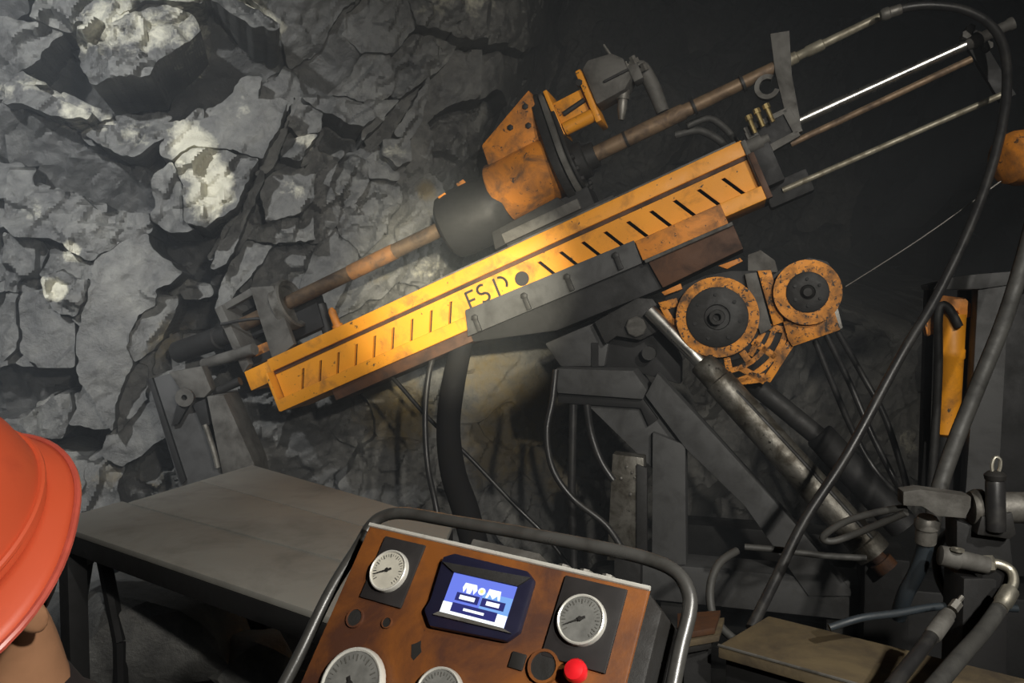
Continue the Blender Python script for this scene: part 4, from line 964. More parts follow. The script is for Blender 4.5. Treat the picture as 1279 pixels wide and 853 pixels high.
# screen unit
sA, sU = CF.au(538, 688, 0.0)
def cpoly(pts, n):
    return [CF.hit(x, y, n) for x, y in pts]
su = MB(); su.prism(cpoly([(541, 752), (533, 764), (540, 785), (636, 804), (652, 792), (671, 728), (662, 716), (572, 694), (557, 698)], 0.0), cn * 0.010, 0.004)
su = su.build('display_unit', 'navy_plastic', con)
scr = cpoly([(567, 715), (646, 733), (629, 785), (549, 764)], 0.0110)      # screen corners tl, tr, br, bl
def sp_(x, y, n=0.0):
    p = scr[0].lerp(scr[1], x).lerp(scr[3].lerp(scr[2], x), y); return p + cn * n
def spatch(x0, x1, y0, y1, mat, nm, lev, par=None):
    MB().prism([sp_(x0, y0, lev), sp_(x1, y0, lev), sp_(x1, y1, lev), sp_(x0, y1, lev)], cn * 0.0002).build(nm, mat, su, smooth=False)
for q in ([(553, 702), (664, 722), (647, 733), (567, 715)], [(549, 764), (629, 785), (640, 792), (541, 768)]):
    MB().prism(cpoly(q, 0.0102), cn * 0.003, .0008).build('bezel_edge', 'dark_steel' if q[0][1] < 720 else 'light_steel', su)
spatch(0, 1, 0, 1, 'screen_blue', 'screen', -.0004)
spatch(.55, 1, .3, .72, 'screen_cyan', 'screen_area', 0)
spatch(0, 1, .72, 1, 'screen_white', 'screen_area', .0002)
spatch(.15, .85, .70, .92, 'screen_navy', 'screen_button', .0004)
spatch(.34, .66, .78, .84, 'screen_white', 'screen_text', .0006)
spatch(.16, .52, .44, .64, 'screen_navy', 'screen_button', .0004)
spatch(.56, .92, .44, .64, 'screen_navy', 'screen_button', .0004)
spatch(.22, .46, .49, .59, 'screen_white', 'screen_text', .0006)
spatch(.64, .84, .49, .59, 'screen_white', 'screen_text', .0006)
def spoly(pts, mat, nm):
    MB().prism([sp_(x, y, .0004) for x, y in pts], cn * .0002).build(nm, mat, su, smooth=False)
spoly([(.24, .18), (.42, .18), (.45, .30), (.41, .42), (.38, .28), (.36, .42), (.30, .42), (.28, .28), (.25, .42), (.22, .30)], 'screen_white', 'screen_icon')
spoly([(.62, .20), (.80, .20), (.82, .42), (.79, .42), (.77, .32), (.71, .42), (.65, .32), (.63, .42), (.60, .42)], 'screen_white', 'screen_icon')
spoly([(.52 + .055 * math.cos(math.radians(k * 30)), .30 + .09 * math.sin(math.radians(k * 30))) for k in range(12)], 'screen_white', 'screen_icon')
MB().prism([sp_(.52 + .03 * math.cos(math.radians(k * 45)), .30 + .05 * math.sin(math.radians(k * 45)), .0006) for k in range(8)], cn * .0002).build('screen_icon', 'screen_yellow', su, smooth=False)

# ================================================================ work platform
ZT = 0.85
pf = root('work_platform', (-1.0, 2.9, 0), 'flat grey steel work platform on dark legs below the yellow beam', 'platform')
A0, A1, A2, A3 = on_z(60, 652, ZT), on_z(392, 764, ZT), on_z(566, 652, ZT + .012), on_z(315, 580, ZT + .012)
sm0, sm1 = on_z(60, 634, ZT), on_z(520, 712, ZT)
def slab(pts, t, nm, mat):
    MB().prism([Vector(p) for p in pts], (0, 0, -t), .003).build(nm, mat, pf)
fdir = (A1 - A0).normalized()
A1b = A1 + fdir * 0.32
smL, smR = A0 + (A3 - A0) * 0.30, A1b + (A2 - A1b) * 0.38
slab([A0, A1b, smR, smL], .02, 'deck_plate', 'deck_steel')
k = Vector((0, 0, .012))
B0 = smL + (A3 - A0) * -.01 + fdir * .06
up = lambda p: Vector((p.x, p.y, ZT + .010))
B1 = smR + (A1b - smR) * .02
t = 0.52
slab([up(B0), up(B1), up(B1.lerp(A2, t)), up(B0.lerp(A3, t))], .02, 'deck_plate', 'deck_steel')
slab([up(B0.lerp(A3, t + .006)) , up(B1.lerp(A2, t + .006)), up(A2), up(A3)], .02, 'deck_plate', 'deck_steel')
fx = (A3 - A0).normalized()
for p, q in ((A0, A1b), (A3, A2)):
    d = (q - p).normalized(); o = fx * (.05 if p is A0 else -.05)
    MB().hexa([p + Vector((0, 0, -.085)), q + Vector((0, 0, -.085)), q + o + Vector((0, 0, -.085)), p + o + Vector((0, 0, -.085)),
               p + Vector((0, 0, -.021)), q + Vector((0, 0, -.021)), q + o + Vector((0, 0, -.021)), p + o + Vector((0, 0, -.021))], .004).build('edge_beam', 'black_steel', pf)
for p in (A0 + fdir * .06 + fx * .06, A1b - fdir * .1 + fx * .06, A2 - fdir * .1 - fx * .08, A3 + fdir * .1 - fx * .08):
    F = Frame((p.x, p.y, 0), fdir, (fdir.y, -fdir.x, 0), (0, 0, 1))
    MB().box(F, -.035, .035, -.035, .035, 0.0, ZT - .10, .005).build('leg', 'black_steel', pf)
# trestle struts at the near left corner
for (x0, y0, x1, y1) in ((108, 700, 92, 800), (128, 690, 150, 800)):
    p, q = on_plane(x0, y0, A0 + fx * .25, fx), on_plane(x1, y1, A0 + fx * .25, fx)
    MB().tube([p, q], .028, 8, smooth=False).build('strut', 'black_steel', pf)
    b = q.copy(); b.z = 0.0
    MB().tube([q, b], .028, 8, smooth=False).build('strut', 'black_steel', pf)
pp = on_plane(105, 698, A0 + fx * .2, fx)
F = Frame(pp, fdir, -fx, (0, 0, 1))
MB().box(F, -.04, .03, -.03, .03, -.02, .03, .006).build('clamp_nut', 'light_steel', pf)

# ================================================================ hinged steel box beside the rock
DB = 3.95
bx_n = (CAM - W(240, 530, DB)); bx_n.z = 0; bx_n.normalize(); bx_n = (bx_n + Vector((-.35, 0, 0))).normalized()
XF = Frame(W(240, 530, DB), Vector((-bx_n.y, bx_n.x, 0)), bx_n, (0, 0, 1))
sb = root('hinged_steel_box', (XF.o.x, XF.o.y, 0), 'leaning dark steel box with a hinged latch, at the rock behind the platform', 'steel box')
m = MB(); m.prism(poly(XF, [(184, 474), (222, 464), (278, 588), (296, 700), (232, 700), (222, 600)], 0.0), -XF.n * 0.25, .006); bb = m.build('box_body', 'frame_steel', sb)
m = MB(); m.prism(poly(XF, [(184, 474), (190, 472), (232, 600), (226, 606)], 0.02), -XF.n * 0.25, .003); m.build('box_edge', 'black_steel', sb)
m = MB(); m.prism(poly(XF, [(258, 495), (279, 493), (317, 578), (330, 640), (290, 660), (276, 584)], 0.03), -XF.n * 0.22, .006); m.build('box_door', 'grey_steel', sb)
m = MB(); m.prism(poly(XF, [(210, 465), (252, 457), (264, 487), (255, 497), (232, 497)], 0.03), -XF.n * 0.08, .008); m.build('latch_lug', 'grey_steel', sb)
m = MB(); m.ring(XF.hit(232, 496, .035), XF.n, XF.a, .014, .045, .02, 0, 360, 20); m.build('latch_eye', 'grey_steel', sb)
m = MB(); m.prism(poly(XF, [(222, 500), (236, 505), (222, 530), (214, 532)], .03), -XF.n * .04, .003); m.build('latch_tongue', 'black_steel', sb)
m = MB(); m.prism(poly(XF, [(240, 505), (256, 498), (262, 530), (254, 538)], .035), -XF.n * .05, .003); m.build('latch_tongue', 'black_steel', sb)
m = MB(); m.tube(poly(XF, [(256, 530), (266, 560), (272, 584)], .03), .014, 8); m.build('latch_rod', 'light_steel', sb)
F = Frame((XF.o.x, XF.o.y, 0), XF.a, XF.n, (0, 0, 1))
MB().box(F, -.05, .30, -.24, .02, 0, ZT - .25, .01).build('box_stand', 'black_steel', sb)

# ================================================================ hoses, cables and rope
hose('water_hose', [(1105, 18, 3.17), (1130, 10, 3.15), (1165, 7, 3.12), (1205, 13, 3.08), (1238, 32, 3.04), (1255, 65, 3.0), (1257, 120, 2.95), (1244, 190, 2.9), (1215, 275, 2.85), (1170, 370, 2.8), (1125, 445, 2.75), (1060, 565, 2.68), (1005, 650, 2.6), (968, 725, 2.5), (938, 785, 2.4)], .0175, 'rubber',
     'long black hose arching from the drill rod tail across the picture to the plank', 'hose', ends=[0])
hose('thick_hose', [(1300, 235, 2.5), (1282, 310, 2.5), (1256, 395, 2.5), (1222, 480, 2.48), (1192, 555, 2.45), (1172, 615, 2.42), (1160, 680, 2.4)], .024, 'dusty_rubber',
     'thick dusty grey hose hanging at the right edge before the orange cylinder', 'hose')
hose('cable_sleeve', [(578, 425, 3.75), (566, 480, 3.72), (560, 535, 3.68), (566, 590, 3.6), (582, 640, 3.5), (600, 720, 3.4), (610, 860, 3.3)], [.05, .055, .055, .058, .06, .06, .06], 'matte_black',
     'wide black cable sleeve hanging under the middle of the yellow beam', 'hose', seg=14)
hose('cable', [(548, 425, 3.84), (536, 465, 3.78), (531, 520, 3.74), (534, 580, 3.7), (545, 635, 3.62), (560, 720, 3.55)], .014, 'rubber', 'thin black cable hanging just left of the wide cable sleeve', 'cable')
hose('cable', [(470, 450, 3.93), (498, 480, 3.86), (535, 522, 3.8), (585, 570, 3.75), (640, 628, 3.7), (684, 672, 3.66), (720, 720, 3.6)], .010, 'rubber', 'thin black cable slanting down to the right past the wide cable sleeve', 'cable')
hose('hose', [(694, 462, 3.30), (690, 500, 3.28), (683, 540, 3.26), (690, 585, 3.24), (715, 622, 3.22), (756, 655, 3.2), (780, 690, 3.15)], .013, 'rubber', 'black hose looping in a bow left of the support frame arm', 'hose')
hose('hose', [(716, 505, 3.42), (715, 560, 3.42), (714, 620, 3.42), (716, 680, 3.42), (718, 760, 3.4)], .017, 'rubber', 'straight black hose hanging below the support frame arm', 'hose')
hose('hose', [(733, 505, 3.36), (738, 540, 3.36), (750, 575, 3.34), (766, 600, 3.32)], .015, 'rubber', 'short black hose bending behind the dirty stub post', 'hose')
for i, (pts, lb) in enumerate((
    ([(1018, 425, 3.45), (1040, 480, 3.45), (1066, 540, 3.45), (1095, 590, 3.4), (1130, 625, 3.3)], 'black hose under the winch, nearest the muddy cylinder'),
    ([(1032, 418, 3.5), (1062, 480, 3.5), (1090, 545, 3.45), (1118, 600, 3.4), (1130, 622, 3.3)], 'black hose under the winch, middle one of three'),
    ([(1046, 414, 3.55), (1078, 470, 3.55), (1105, 520, 3.5), (1128, 590, 3.4), (1135, 620, 3.3)], 'black hose under the winch, farthest from the muddy cylinder'))):
    hose('hose', pts, .014, 'rubber', lb, 'hose')
hose('hose', [(858, 157, 3.62), (885, 148, 3.6), (905, 160, 3.58), (920, 178, 3.56), (932, 200, 3.55)], .016, 'dusty_rubber', 'upper of two short grey hoses behind the beam tail', 'hose')
hose('hose', [(843, 169, 3.66), (872, 163, 3.64), (898, 175, 3.62), (910, 190, 3.6), (925, 215, 3.58)], .018, 'dusty_rubber', 'lower of two short grey hoses behind the beam tail', 'hose')
p, q = W(1056, 358, 3.25), W(1256, 222, 2.95)
tag(MB().tube([p, p.lerp(q, .5) + Vector((0, 0, -.012)), q], .0028, 6).build('wire_rope', 'wire'), 'thin steel wire rope stretched from the winch to the right edge', 'rope')

# ================================================================ right side: dark frame with orange cylinder
RN = Vector((-.25, -.97, 0)).normalized()
QF = Frame(W(1215, 480, 3.0), Vector((-RN.y, RN.x, 0)), RN, (0, 0, 1))
fr = root('steel_frame', (QF.o.x, QF.o.y, 0), 'dark grey upright steel frame holding the orange cylinder at the right edge', 'steel frame')
m = MB(); m.prism(poly(QF, [(1222, 352), (1262, 340), (1250, 560), (1240, 700), (1200, 700), (1214, 500)], 0.04), -QF.n * .08, .005); m.build('upright', 'frame_steel', fr)
m = MB(); m.prism(poly(QF, [(1157, 356), (1195, 345), (1225, 342), (1300, 336), (1300, 350), (1225, 361), (1160, 362)], 0.05), -QF.n * .10, .004); m.build('top_rail', 'frame_steel', fr)
m = MB(); m.prism(poly(QF, [(1158, 358), (1168, 358), (1160, 620), (1150, 620)], -0.2), -QF.n * .06, .004); m.build('rear_upright', 'black_steel', fr)
m = MB(); m.prism(poly(QF, [(1258, 350), (1340, 340), (1340, 720), (1236, 720)], -0.06), -QF.n * .05, .004); m.build('side_panel', 'black_steel', fr)
m = MB(); m.prism(poly(QF, [(1198, 362), (1224, 362), (1212, 620), (1192, 620)], -.16), -QF.n * .03, .004); m.build('inner_panel', 'black_steel', fr)
F = Frame((QF.o.x, QF.o.y, 0), QF.a, QF.n, (0, 0, 1))
MB().box(F, -.25, .45, -.25, .06, 0, .55, .01).build('plinth', 'black_steel', fr)
oc = root('hydraulic_jack', QF.hit(1180, 560, -.05), 'bright orange upright cylinder behind the thick hose at right', 'hydraulic cylinder')
t0, t1 = QF.hit(1190, 392, -.05), QF.hit(1181, 545, -.05)
MB().lathe(t1, t0 - t1, [(0, .030), (.012, .047), (.30, .047), (.305, .051), (.335, .051), (.34, .047), ((t0 - t1).length, .047), ((t0 - t1).length, 0)], 28).build('cylinder_barrel', 'yellow_paint', oc)
m = MB(); m.prism(poly(QF, [(1158, 420), (1155, 405), (1172, 368), (1205, 372), (1214, 380), (1212, 396), (1200, 398), (1196, 388), (1172, 396), (1170, 416)], -.03), -QF.n * .05, .004); m.build('cylinder_yoke', 'orange_paint', oc)
MB().tube(poly(QF, [(1198, 408), (1186, 386), (1176, 382), (1172, 400), (1172, 460), (1168, 540), (1162, 620)], .01), .016, 10).build('supply_pipe', 'dark_steel', oc)
MB().cyl(t1 - Vector((0, 0, .35)), t1 + Vector((0, 0, .01)), .03).build('cylinder_base', 'black_steel', oc)
# orange drum end at the upper right edge
od = root('orange_drum', W(1292, 196, 2.9), 'orange drum end cut off by the upper right edge', 'drum')
oc0 = W(1252, 200, 2.92); oax = (W(1330, 190, 2.98) - oc0)
MB().lathe(oc0, oax, [(0, .03), (.004, .06), (.02, .088), (.06, .1), (.22, .1), (.22, 0)], 32).build('drum_shell', 'orange_paint', od)
MB().cyl(oc0 + oax.normalized() * .2, oc0 + oax.normalized() * .45, .05).build('drum_axle', 'dark_steel', od)

# ================================================================ lower right: plank, valve unit and fittings
ZP = 0.70
pk = root('plank', on_z(1000, 800, ZP), 'short brown wooden board lying flat below the valve fittings', 'board')
pk.location.z = 0
P0, P1, P2, P3 = on_z(897, 806, ZP), on_z(1110, 866, ZP), on_z(1290, 850, ZP), on_z(960, 769, ZP)
MB().prism([P0, P1, P2, P3], (0, 0, -.035), .004).build('board_top', 'plank_wood', pk)
mk = MB(); mk.tube([P0 + Vector((0, 0, .001)), P1 + Vector((0, 0, .001))], .004, 6, smooth=False); mk.build('pale_edge', 'light_steel', pk)  # thin pale strip along the board's front edge
st = root('support_beam', (P1.x, P1.y, 0), 'black steel beam under the brown board', 'beam')
off = (P0 - P3).normalized() * .02
MB().prism([P0 - off * 2 + Vector((0, 0, -.036)), P1 - off * 2 + Vector((0, 0, -.036)), P2 + Vector((0, 0, -.036)), P3 + Vector((0, 0, -.036))], (0, 0, -.12), .006).build('beam_body', 'black_steel', st)
cc = (P0 + P2) * .5; F = Frame((cc.x, cc.y, 0), (1, 0, 0), (0, -1, 0), (0, 0, 1))
MB().box(F, -.06, .06, -.06, .06, 0, ZP - .155, .006).build('beam_post', 'black_steel', st)

DV = 2.1
VA = Vector((1, -.18, -.06)).normalized(); VN = Vector((-.18, -1, 0)).normalized()
VF = Frame(W(1215, 650, DV), VA, VN, VN.cross(VA) if VN.cross(VA).z > 0 else VA.cross(VN))
vu = root('valve_unit', (VF.o.x, VF.o.y, 0), 'greasy hydraulic valve unit with round body and upright black knob at right', 'valve')
m = MB(); m.prism(poly(VF, [(1128, 614), (1150, 611), (1214, 620), (1213, 634), (1206, 648), (1170, 645), (1152, 633), (1128, 632)], .02), -VF.n * .055, .006); vb = m.build('valve_arm', 'grey_steel', vu)
v0, v1 = VF.hit(1212, 634, 0), VF.hit(1330, 634, 0)
MB().lathe(v0, v1 - v0, [(0, .03), (0, .042), (.012, .048), (.03, .048), (.034, .040), (.26, .040), (.26, 0)], 28).build('valve_body', 'light_steel', vu)
k0, k1 = VF.hit(1244, 664, .055), VF.hit(1243, 597, .055)
MB().lathe(k0, k1 - k0, [(0, .015), (.004, .023), ((k1 - k0).length - .01, .023), ((k1 - k0).length, .018), ((k1 - k0).length, 0)], 22).build('knob', 'rubber', vu)
MB().lathe(k1 - (k1 - k0).normalized() * .004, k1 - k0, [(0, .024), (.012, .026), (.02, .018), (.024, 0)], 16).build('knob_collar', 'dark_steel', vu)
MB().tube([VF.hit(x, y, .055) for x, y in ((1240, 592), (1239, 580), (1243, 571), (1249, 574), (1249, 584), (1245, 594))], .0045, 8).build('knob_ring', 'silver_fitting', vu)
m = MB(); m.prism(poly(VF, [(1226, 645), (1265, 640), (1270, 668), (1262, 674), (1220, 668)], .05), -VF.n * .09, .005); m.build('valve_block', 'dark_steel', vu)
m = MB(); m.prism(poly(VF, [(1195, 650), (1262, 672), (1268, 730), (1236, 740), (1195, 690)], .01), -VF.n * .09, .005); m.build('valve_manifold', 'black_steel', vu)
w0, w1 = VF.hit(1172, 693, .02), VF.hit(1234, 706, .02)
MB().lathe(w0, w1 - w0, [(0, .014), (.004, .026), (.05, .028), (.052, .024), ((w1 - w0).length, .022), ((w1 - w0).length, 0)], 20).build('valve_port', 'grey_steel', vu)
MB().ring(VF.hit(1196, 688, .04), VF.u, VF.a, .008, .016, .006).build('port_ring', 'silver_fitting', vu)
F = Frame((VF.o.x, VF.o.y + .02, 0), (1, 0, 0), (0, -1, 0), (0, 0, 1))
MB().box(F, -.03, .09, -.06, .04, 0, VF.hit(1230, 720, 0).z, .006).build('valve_stand', 'black_steel', vu)
eh = root('elbow_hose', W(1168, 856, 1.75), 'silver elbow fitting with grey hose running down beside the board', 'hose')
MB().tube([W(1230, 705, 2.09), W(1246, 704, 2.08), W(1262, 712, 2.07), (W(1266, 726, 2.05)), W(1260, 742, 2.03)], .0125, 12).build('elbow_pipe', 'silver_fitting', eh)
MB().lathe(W(1230, 704, 2.09), W(1244, 704, 2.08) - W(1230, 704, 2.09), [(-.01, .016), (-.006, .022), (.02, .022), (.024, .015), (.024, 0)], 6).build('hex_nut', 'silver_fitting', eh)
MB().lathe(W(1262, 737, 2.03), W(1246, 764, 1.98) - W(1262, 737, 2.03), [(0, .018), (.004, .022), (.05, .022), (.055, .019), (.075, .019), (.075, 0)], 14).build('ferrule', 'silver_fitting', eh)
MB().tube([W(1250, 757, 2.0), W(1228, 788, 1.93), W(1195, 825, 1.83), W(1160, 866, 1.72)], .0195, 12).build('hose_body', 'dusty_rubber', eh)
fh = root('fitting_hose', W(1112, 858, 1.75), 'black hose with crimped steel end leaning over the board', 'hose')
MB().tube([W(1174, 778, 1.95), W(1150, 812, 1.88), W(1112, 860, 1.78)], .0165, 12).build('hose_body', 'rubber', fh)
MB().lathe(W(1186, 765, 1.97), W(1158, 803, 1.9) - W(1186, 765, 1.97), [(0, .012), (.004, .017), (.015, .017), (.02, .02), (.09, .0205), (.1, .018), (.1, 0)], 14).build('ferrule', 'grey_steel', fh)
MB().lathe(W(1202, 745, 1.99), W(1186, 766, 1.97) - W(1202, 745, 1.99), [(0, .006), (.02, .006), (.02, .013), (.045, .013), (.045, 0)], 6).build('hex_nut', 'light_steel', fh)
hose('hose', [(1132, 634, 2.15), (1095, 640, 2.2), (1055, 652, 2.25), (1028, 670, 2.28), (1040, 676, 2.28), (1075, 664, 2.25), (1132, 640, 2.14)], .010, 'dusty_rubber', 'twin grey hose looping out left of the valve arm', 'hose')
hose('hose', [(1158, 652, 2.18), (1155, 685, 2.2), (1145, 715, 2.22), (1131, 742, 2.25), (1122, 770, 2.3)], .022, 'blue_rubber', 'dark blue hose hanging below the valve arm', 'hose', ends=[0])
hose('hose', [(1036, 784, 2.15), (1075, 772, 2.15), (1120, 766, 2.16), (1180, 757, 2.18), (1270, 760, 2.2)], .0105, 'blue_rubber', 'slim bluish hose lying behind the board', 'hose')
hose('hose', [(920, 688, 2.55), (898, 704, 2.5), (887, 735, 2.45), (892, 772, 2.4), (916, 798, 2.35)], .013, 'dusty_rubber', 'short grey hose arching beside the console guard', 'hose')
hose('hose', [(930, 683, 2.75), (975, 687, 2.72), (1030, 694, 2.7), (1082, 697, 2.68)], .0115, 'dusty_rubber', 'thin grey hose stretched across the foot of the diagonal brace', 'hose')
hose('hose', [(1198, 655, 2.16), (1172, 680, 2.26), (1172, 720, 2.3), (1190, 755, 2.28)], .012, 'rubber', 'black hose curling behind the valve port', 'hose')
rb_ = root('bracket_plate', W(895, 790, 2.3), 'rusty plates stacked beside the console guard', 'steel plate')
rb_.location.z = 0
for i, (dz, g, mt_) in enumerate(((0, 0, 'dark_rust'), (-.022, .012, 'plank_wood'), (-.044, -.01, 'dark_steel'))):
    pl = [on_z(x, y, .72) + Vector((g, 0, dz)) for x, y in ((846, 766), (900, 762), (893, 784), (846, 792))]
    MB().prism(pl, (0, 0, -.018), .002).build('plate_layer', mt_, rb_)
c_ = on_z(870, 776, .72); F = Frame((c_.x, c_.y + .01, 0), (1, 0, 0), (0, -1, 0), (0, 0, 1))
MB().box(F, -.04, .04, -.03, .03, 0, .655, .005).build('plate_stand', 'black_steel', rb_)

# ================================================================ loose rocks on the floor by the platform
def loose_rock(c, r, seed, label, mat='loose_rock'):
    rnd = random.Random(seed); bm = bmesh.new()
    bmesh.ops.create_icosphere(bm, subdivisions=3, radius=1.0)
    planes = [(Vector((rnd.gauss(0, 1), rnd.gauss(0, 1), rnd.gauss(0, 1))).normalized(), rnd.uniform(.55, .85)) for _ in range(12)]
    sx, sy, sz = r * rnd.uniform(.8, 1.25), r * rnd.uniform(.8, 1.2), r * rnd.uniform(.6, .85)
    for v in bm.verts:
        for n, d in planes:
            k = v.co.dot(n) - d
            if k > 0: v.co -= n * k
        v.co = Vector((v.co.x * sx, v.co.y * sy, v.co.z * sz))
    zmin = min(v.co.z for v in bm.verts)
    for v in bm.verts: v.co.z -= zmin + 0.01
    me = bpy.data.meshes.new('loose_rock'); bm.to_mesh(me); bm.free(); me.materials.append(MATS[mat])
    o = bpy.data.objects.new('loose_rock', me); COL.objects.link(o); o.location = c; me.shade_smooth(); me.set_sharp_from_angle(angle=math.radians(25))
    return tag(o, label, 'rock')
loose_rock(Vector((-1.52, 3.32, 0.0)), .40, 1, 'large grey boulder on the floor under the platform near edge')
loose_rock(Vector((-2.02, 3.42, 0.0)), .30, 2, 'grey boulder between the trestle struts')
loose_rock(Vector((-2.65, 3.5, 0.0)), .42, 5, 'grey boulder just behind the orange helmet')
loose_rock(Vector((-1.05, 3.25, 0.0)), .2, 3, 'small boulder in the dark under the platform')
# ================================================================ the worker: head turned to the rig, orange helmet
def camv(x, y, d):                                              # right, up, away
    return RGT * x + UPV * y + FWD * d
hu = camv(-.10, .79, -.61).normalized()                         # crown direction: the head is bowed towards the viewer
hf = camv(.34, -.55, -.77); hf = (hf - hu * hf.dot(hu)).normalized()   # face direction
hr = hf.cross(hu).normalized()                                  # the worker's right
hc_ = W(-87, 675, .789) - hu * .04                              # middle of the head
per_base = Vector((hc_.x - .10, hc_.y + .38, 0))
per = root('person', per_base, 'worker in dark clothes with bowed head and black hair under an orange helmet', 'person')

def head_mesh():
    bm = bmesh.new(); bmesh.ops.create_uvsphere(bm, u_segments=40, v_segments=30, radius=1.0)
    for v in bm.verts:
        x, y, z = v.co                                          # x = right, y = forward, z = up
        X, Y, Z = x * .074, y * .094, z * .115
        if z < 0:
            t = -z
            X *= 1 - .22 * t * t; Y *= 1 - .10 * t
            if y < 0: Y *= 1 - .25 * t
            if y > 0: Y += .012 * t * (1 - t) * 2
        # nose, chin, brow, eye hollows
        if y > 0:
            Y += .024 * math.exp(-((x / .16) ** 2) - ((z + .22) / .16) ** 2)
            Y += .010 * math.exp(-((x / .3) ** 2) - ((z + .85) / .16) ** 2)
            Y += .006 * math.exp(-((x / .14) ** 2) * .6 - ((z + .52) / .07) ** 2)
            Y -= .010 * math.exp(-(((abs(x) - .36) / .15) ** 2) - ((z + .02) / .12) ** 2)
            Y += .005 * math.exp(-((z - .16) / .10) ** 2)
        v.co = Vector((X, Y, Z))
    return bm
yaw = math.radians(38) * (1 if hr.x < 0 else -1)                # the head is turned a little inside the loose helmet
hf2 = hf * math.cos(yaw) + hr * math.sin(yaw); hr2 = hf2.cross(hu)
HM = Matrix((hr2, hf2, hu)).transposed()
def place(bm):
    for v in bm.verts: v.co = hc_ + HM @ v.co
    return bm
# body and head: one surface (skin along a skeleton, joined with the head)
fw = Vector((.40, -.91, 0)); side = Vector((-.91, -.40, 0))      # where the worker faces, and the worker's right, level
pel = per_base + Vector((0, 0, .78))
neck0 = hc_ - hu * .10 - hf * .015
neck1 = neck0 - hu * .075 + Vector((-.012, 0, 0))
chest = neck1 - fw * .06 + Vector((-.09, 0, -.27))
sk = [pel, chest.lerp(pel, .5), chest, neck1, neck0, hc_]
rad = [.14, .135, .145, .044, .042, .045]
edges = [(0, 1), (1, 2), (2, 3), (3, 4), (4, 5)]
for sgn in (1, -1):
    k = len(sk)
    sh = chest + side * .17 * sgn + Vector((0, 0, .07)); el = sh + fw * .02 + Vector((0, 0, -.27)) + side * .05 * sgn; wr_ = el + fw * .10 + Vector((0, 0, -.22)) - side * .02 * sgn
    hp = wr_ + fw * .03 + Vector((0, 0, -.08))
    sk += [sh, el, wr_, hp]; rad += [.07, .048, .032, .034]; edges += [(2, k), (k, k + 1), (k + 1, k + 2), (k + 2, k + 3)]
    for f in range(4):
        b = hp + fw * (.024 - .016 * f) + Vector((0, 0, -.03)); c = b + Vector((0, 0, -.03 + .004 * abs(f - 1.3))) + side * -.006 * sgn; d = c + Vector((0, 0, -.022)) + side * -.014 * sgn
        i = len(sk); sk += [b, c, d]; rad += [.0095, .009, .008]; edges += [(k + 3, i), (i, i + 1), (i + 1, i + 2)]
    i = len(sk); th = wr_ + fw * .05 + Vector((0, 0, -.045)); sk += [th, th + fw * .015 + Vector((0, 0, -.035))]; rad += [.011, .009]; edges += [(k + 2, i), (i, i + 1)]
    k = len(sk)
    hip = pel + side * .095 * sgn + Vector((0, 0, -.03)); kn = hip + fw * .10 + Vector((0, 0, -.34)); an = Vector((kn.x - fw.x * .12, kn.y - fw.y * .12, .09)); toe = an + fw * .17 + Vector((0, 0, -.05))
    sk += [hip, kn, an, toe]; rad += [.10, .066, .046, .042]; edges += [(0, k), (k, k + 1), (k + 1, k + 2), (k + 2, k + 3)]
me = bpy.data.meshes.new('body'); me.from_pydata([tuple(p) for p in sk], edges, [])
bo = bpy.data.objects.new('body', me); COL.objects.link(bo)
md = bo.modifiers.new('skin', 'SKIN'); md.use_smooth_shade = True
for i, v in enumerate(me.skin_vertices[0].data):
    v.radius = (rad[i], rad[i]); v.use_root = (i == 0)
sd_ = bo.modifiers.new('sub', 'SUBSURF'); sd_.levels = 2; sd_.render_levels = 2
dg = bpy.context.evaluated_depsgraph_get(); dg.update()
body_me = bpy.data.meshes.new_from_object(bo.evaluated_get(dg)); bpy.data.objects.remove(bo)
bm = bmesh.new(); bm.from_mesh(body_me)
hb = place(head_mesh()); tmp = bpy.data.meshes.new('t'); hb.to_mesh(tmp); hb.free(); bm.from_mesh(tmp)
# ears
for sgn in (1, -1):
    eb = bmesh.new(); bmesh.ops.create_uvsphere(eb, u_segments=16, v_segments=12, radius=1.0)
    for v in eb.verts:
        x, y, z = v.co; k = .75 if (y * y + z * z) < .5 and x * sgn > 0 else 1
        v.co = Vector((sgn * .074 + x * .011 * k + sgn * .006 * y * -1, .004 + y * .019 * (1.0 if z > 0 else .75), -.048 + z * .033))
    place(eb); eb.to_mesh(tmp); eb.free(); bm.from_mesh(tmp)
me = bpy.data.meshes.new('body'); bm.to_mesh(me); bm.free(); me.materials.append(MATS['skin']); me.shade_smooth()
bo = link('body', me, None, per)
# hair cap
bm = head_mesh()
for v in list(bm.verts):
    v.co = Vector((v.co.x * (1.20 if v.co.y < 0 else 1.20 - .1 * min(1, v.co.y / .03)), v.co.y * (1.05 if v.co.y > 0 else 1.2), v.co.z * 1.05))
kill = [v for v in bm.verts if (v.co.y > .040 and v.co.z < .075) or v.co.z < -.118 or (v.co.z < -.030 and v.co.y > -.012) or (v.co.z < -.0 and v.co.y > .02)]
bmesh.ops.delete(bm, geom=kill, context='VERTS'); place(bm)
bmesh.ops.solidify(bm, geom=bm.faces[:], thickness=.004)
me = bpy.data.meshes.new('hair'); bm.to_mesh(me); bm.free(); me.shade_smooth(); link('hair', me, 'hair', per)
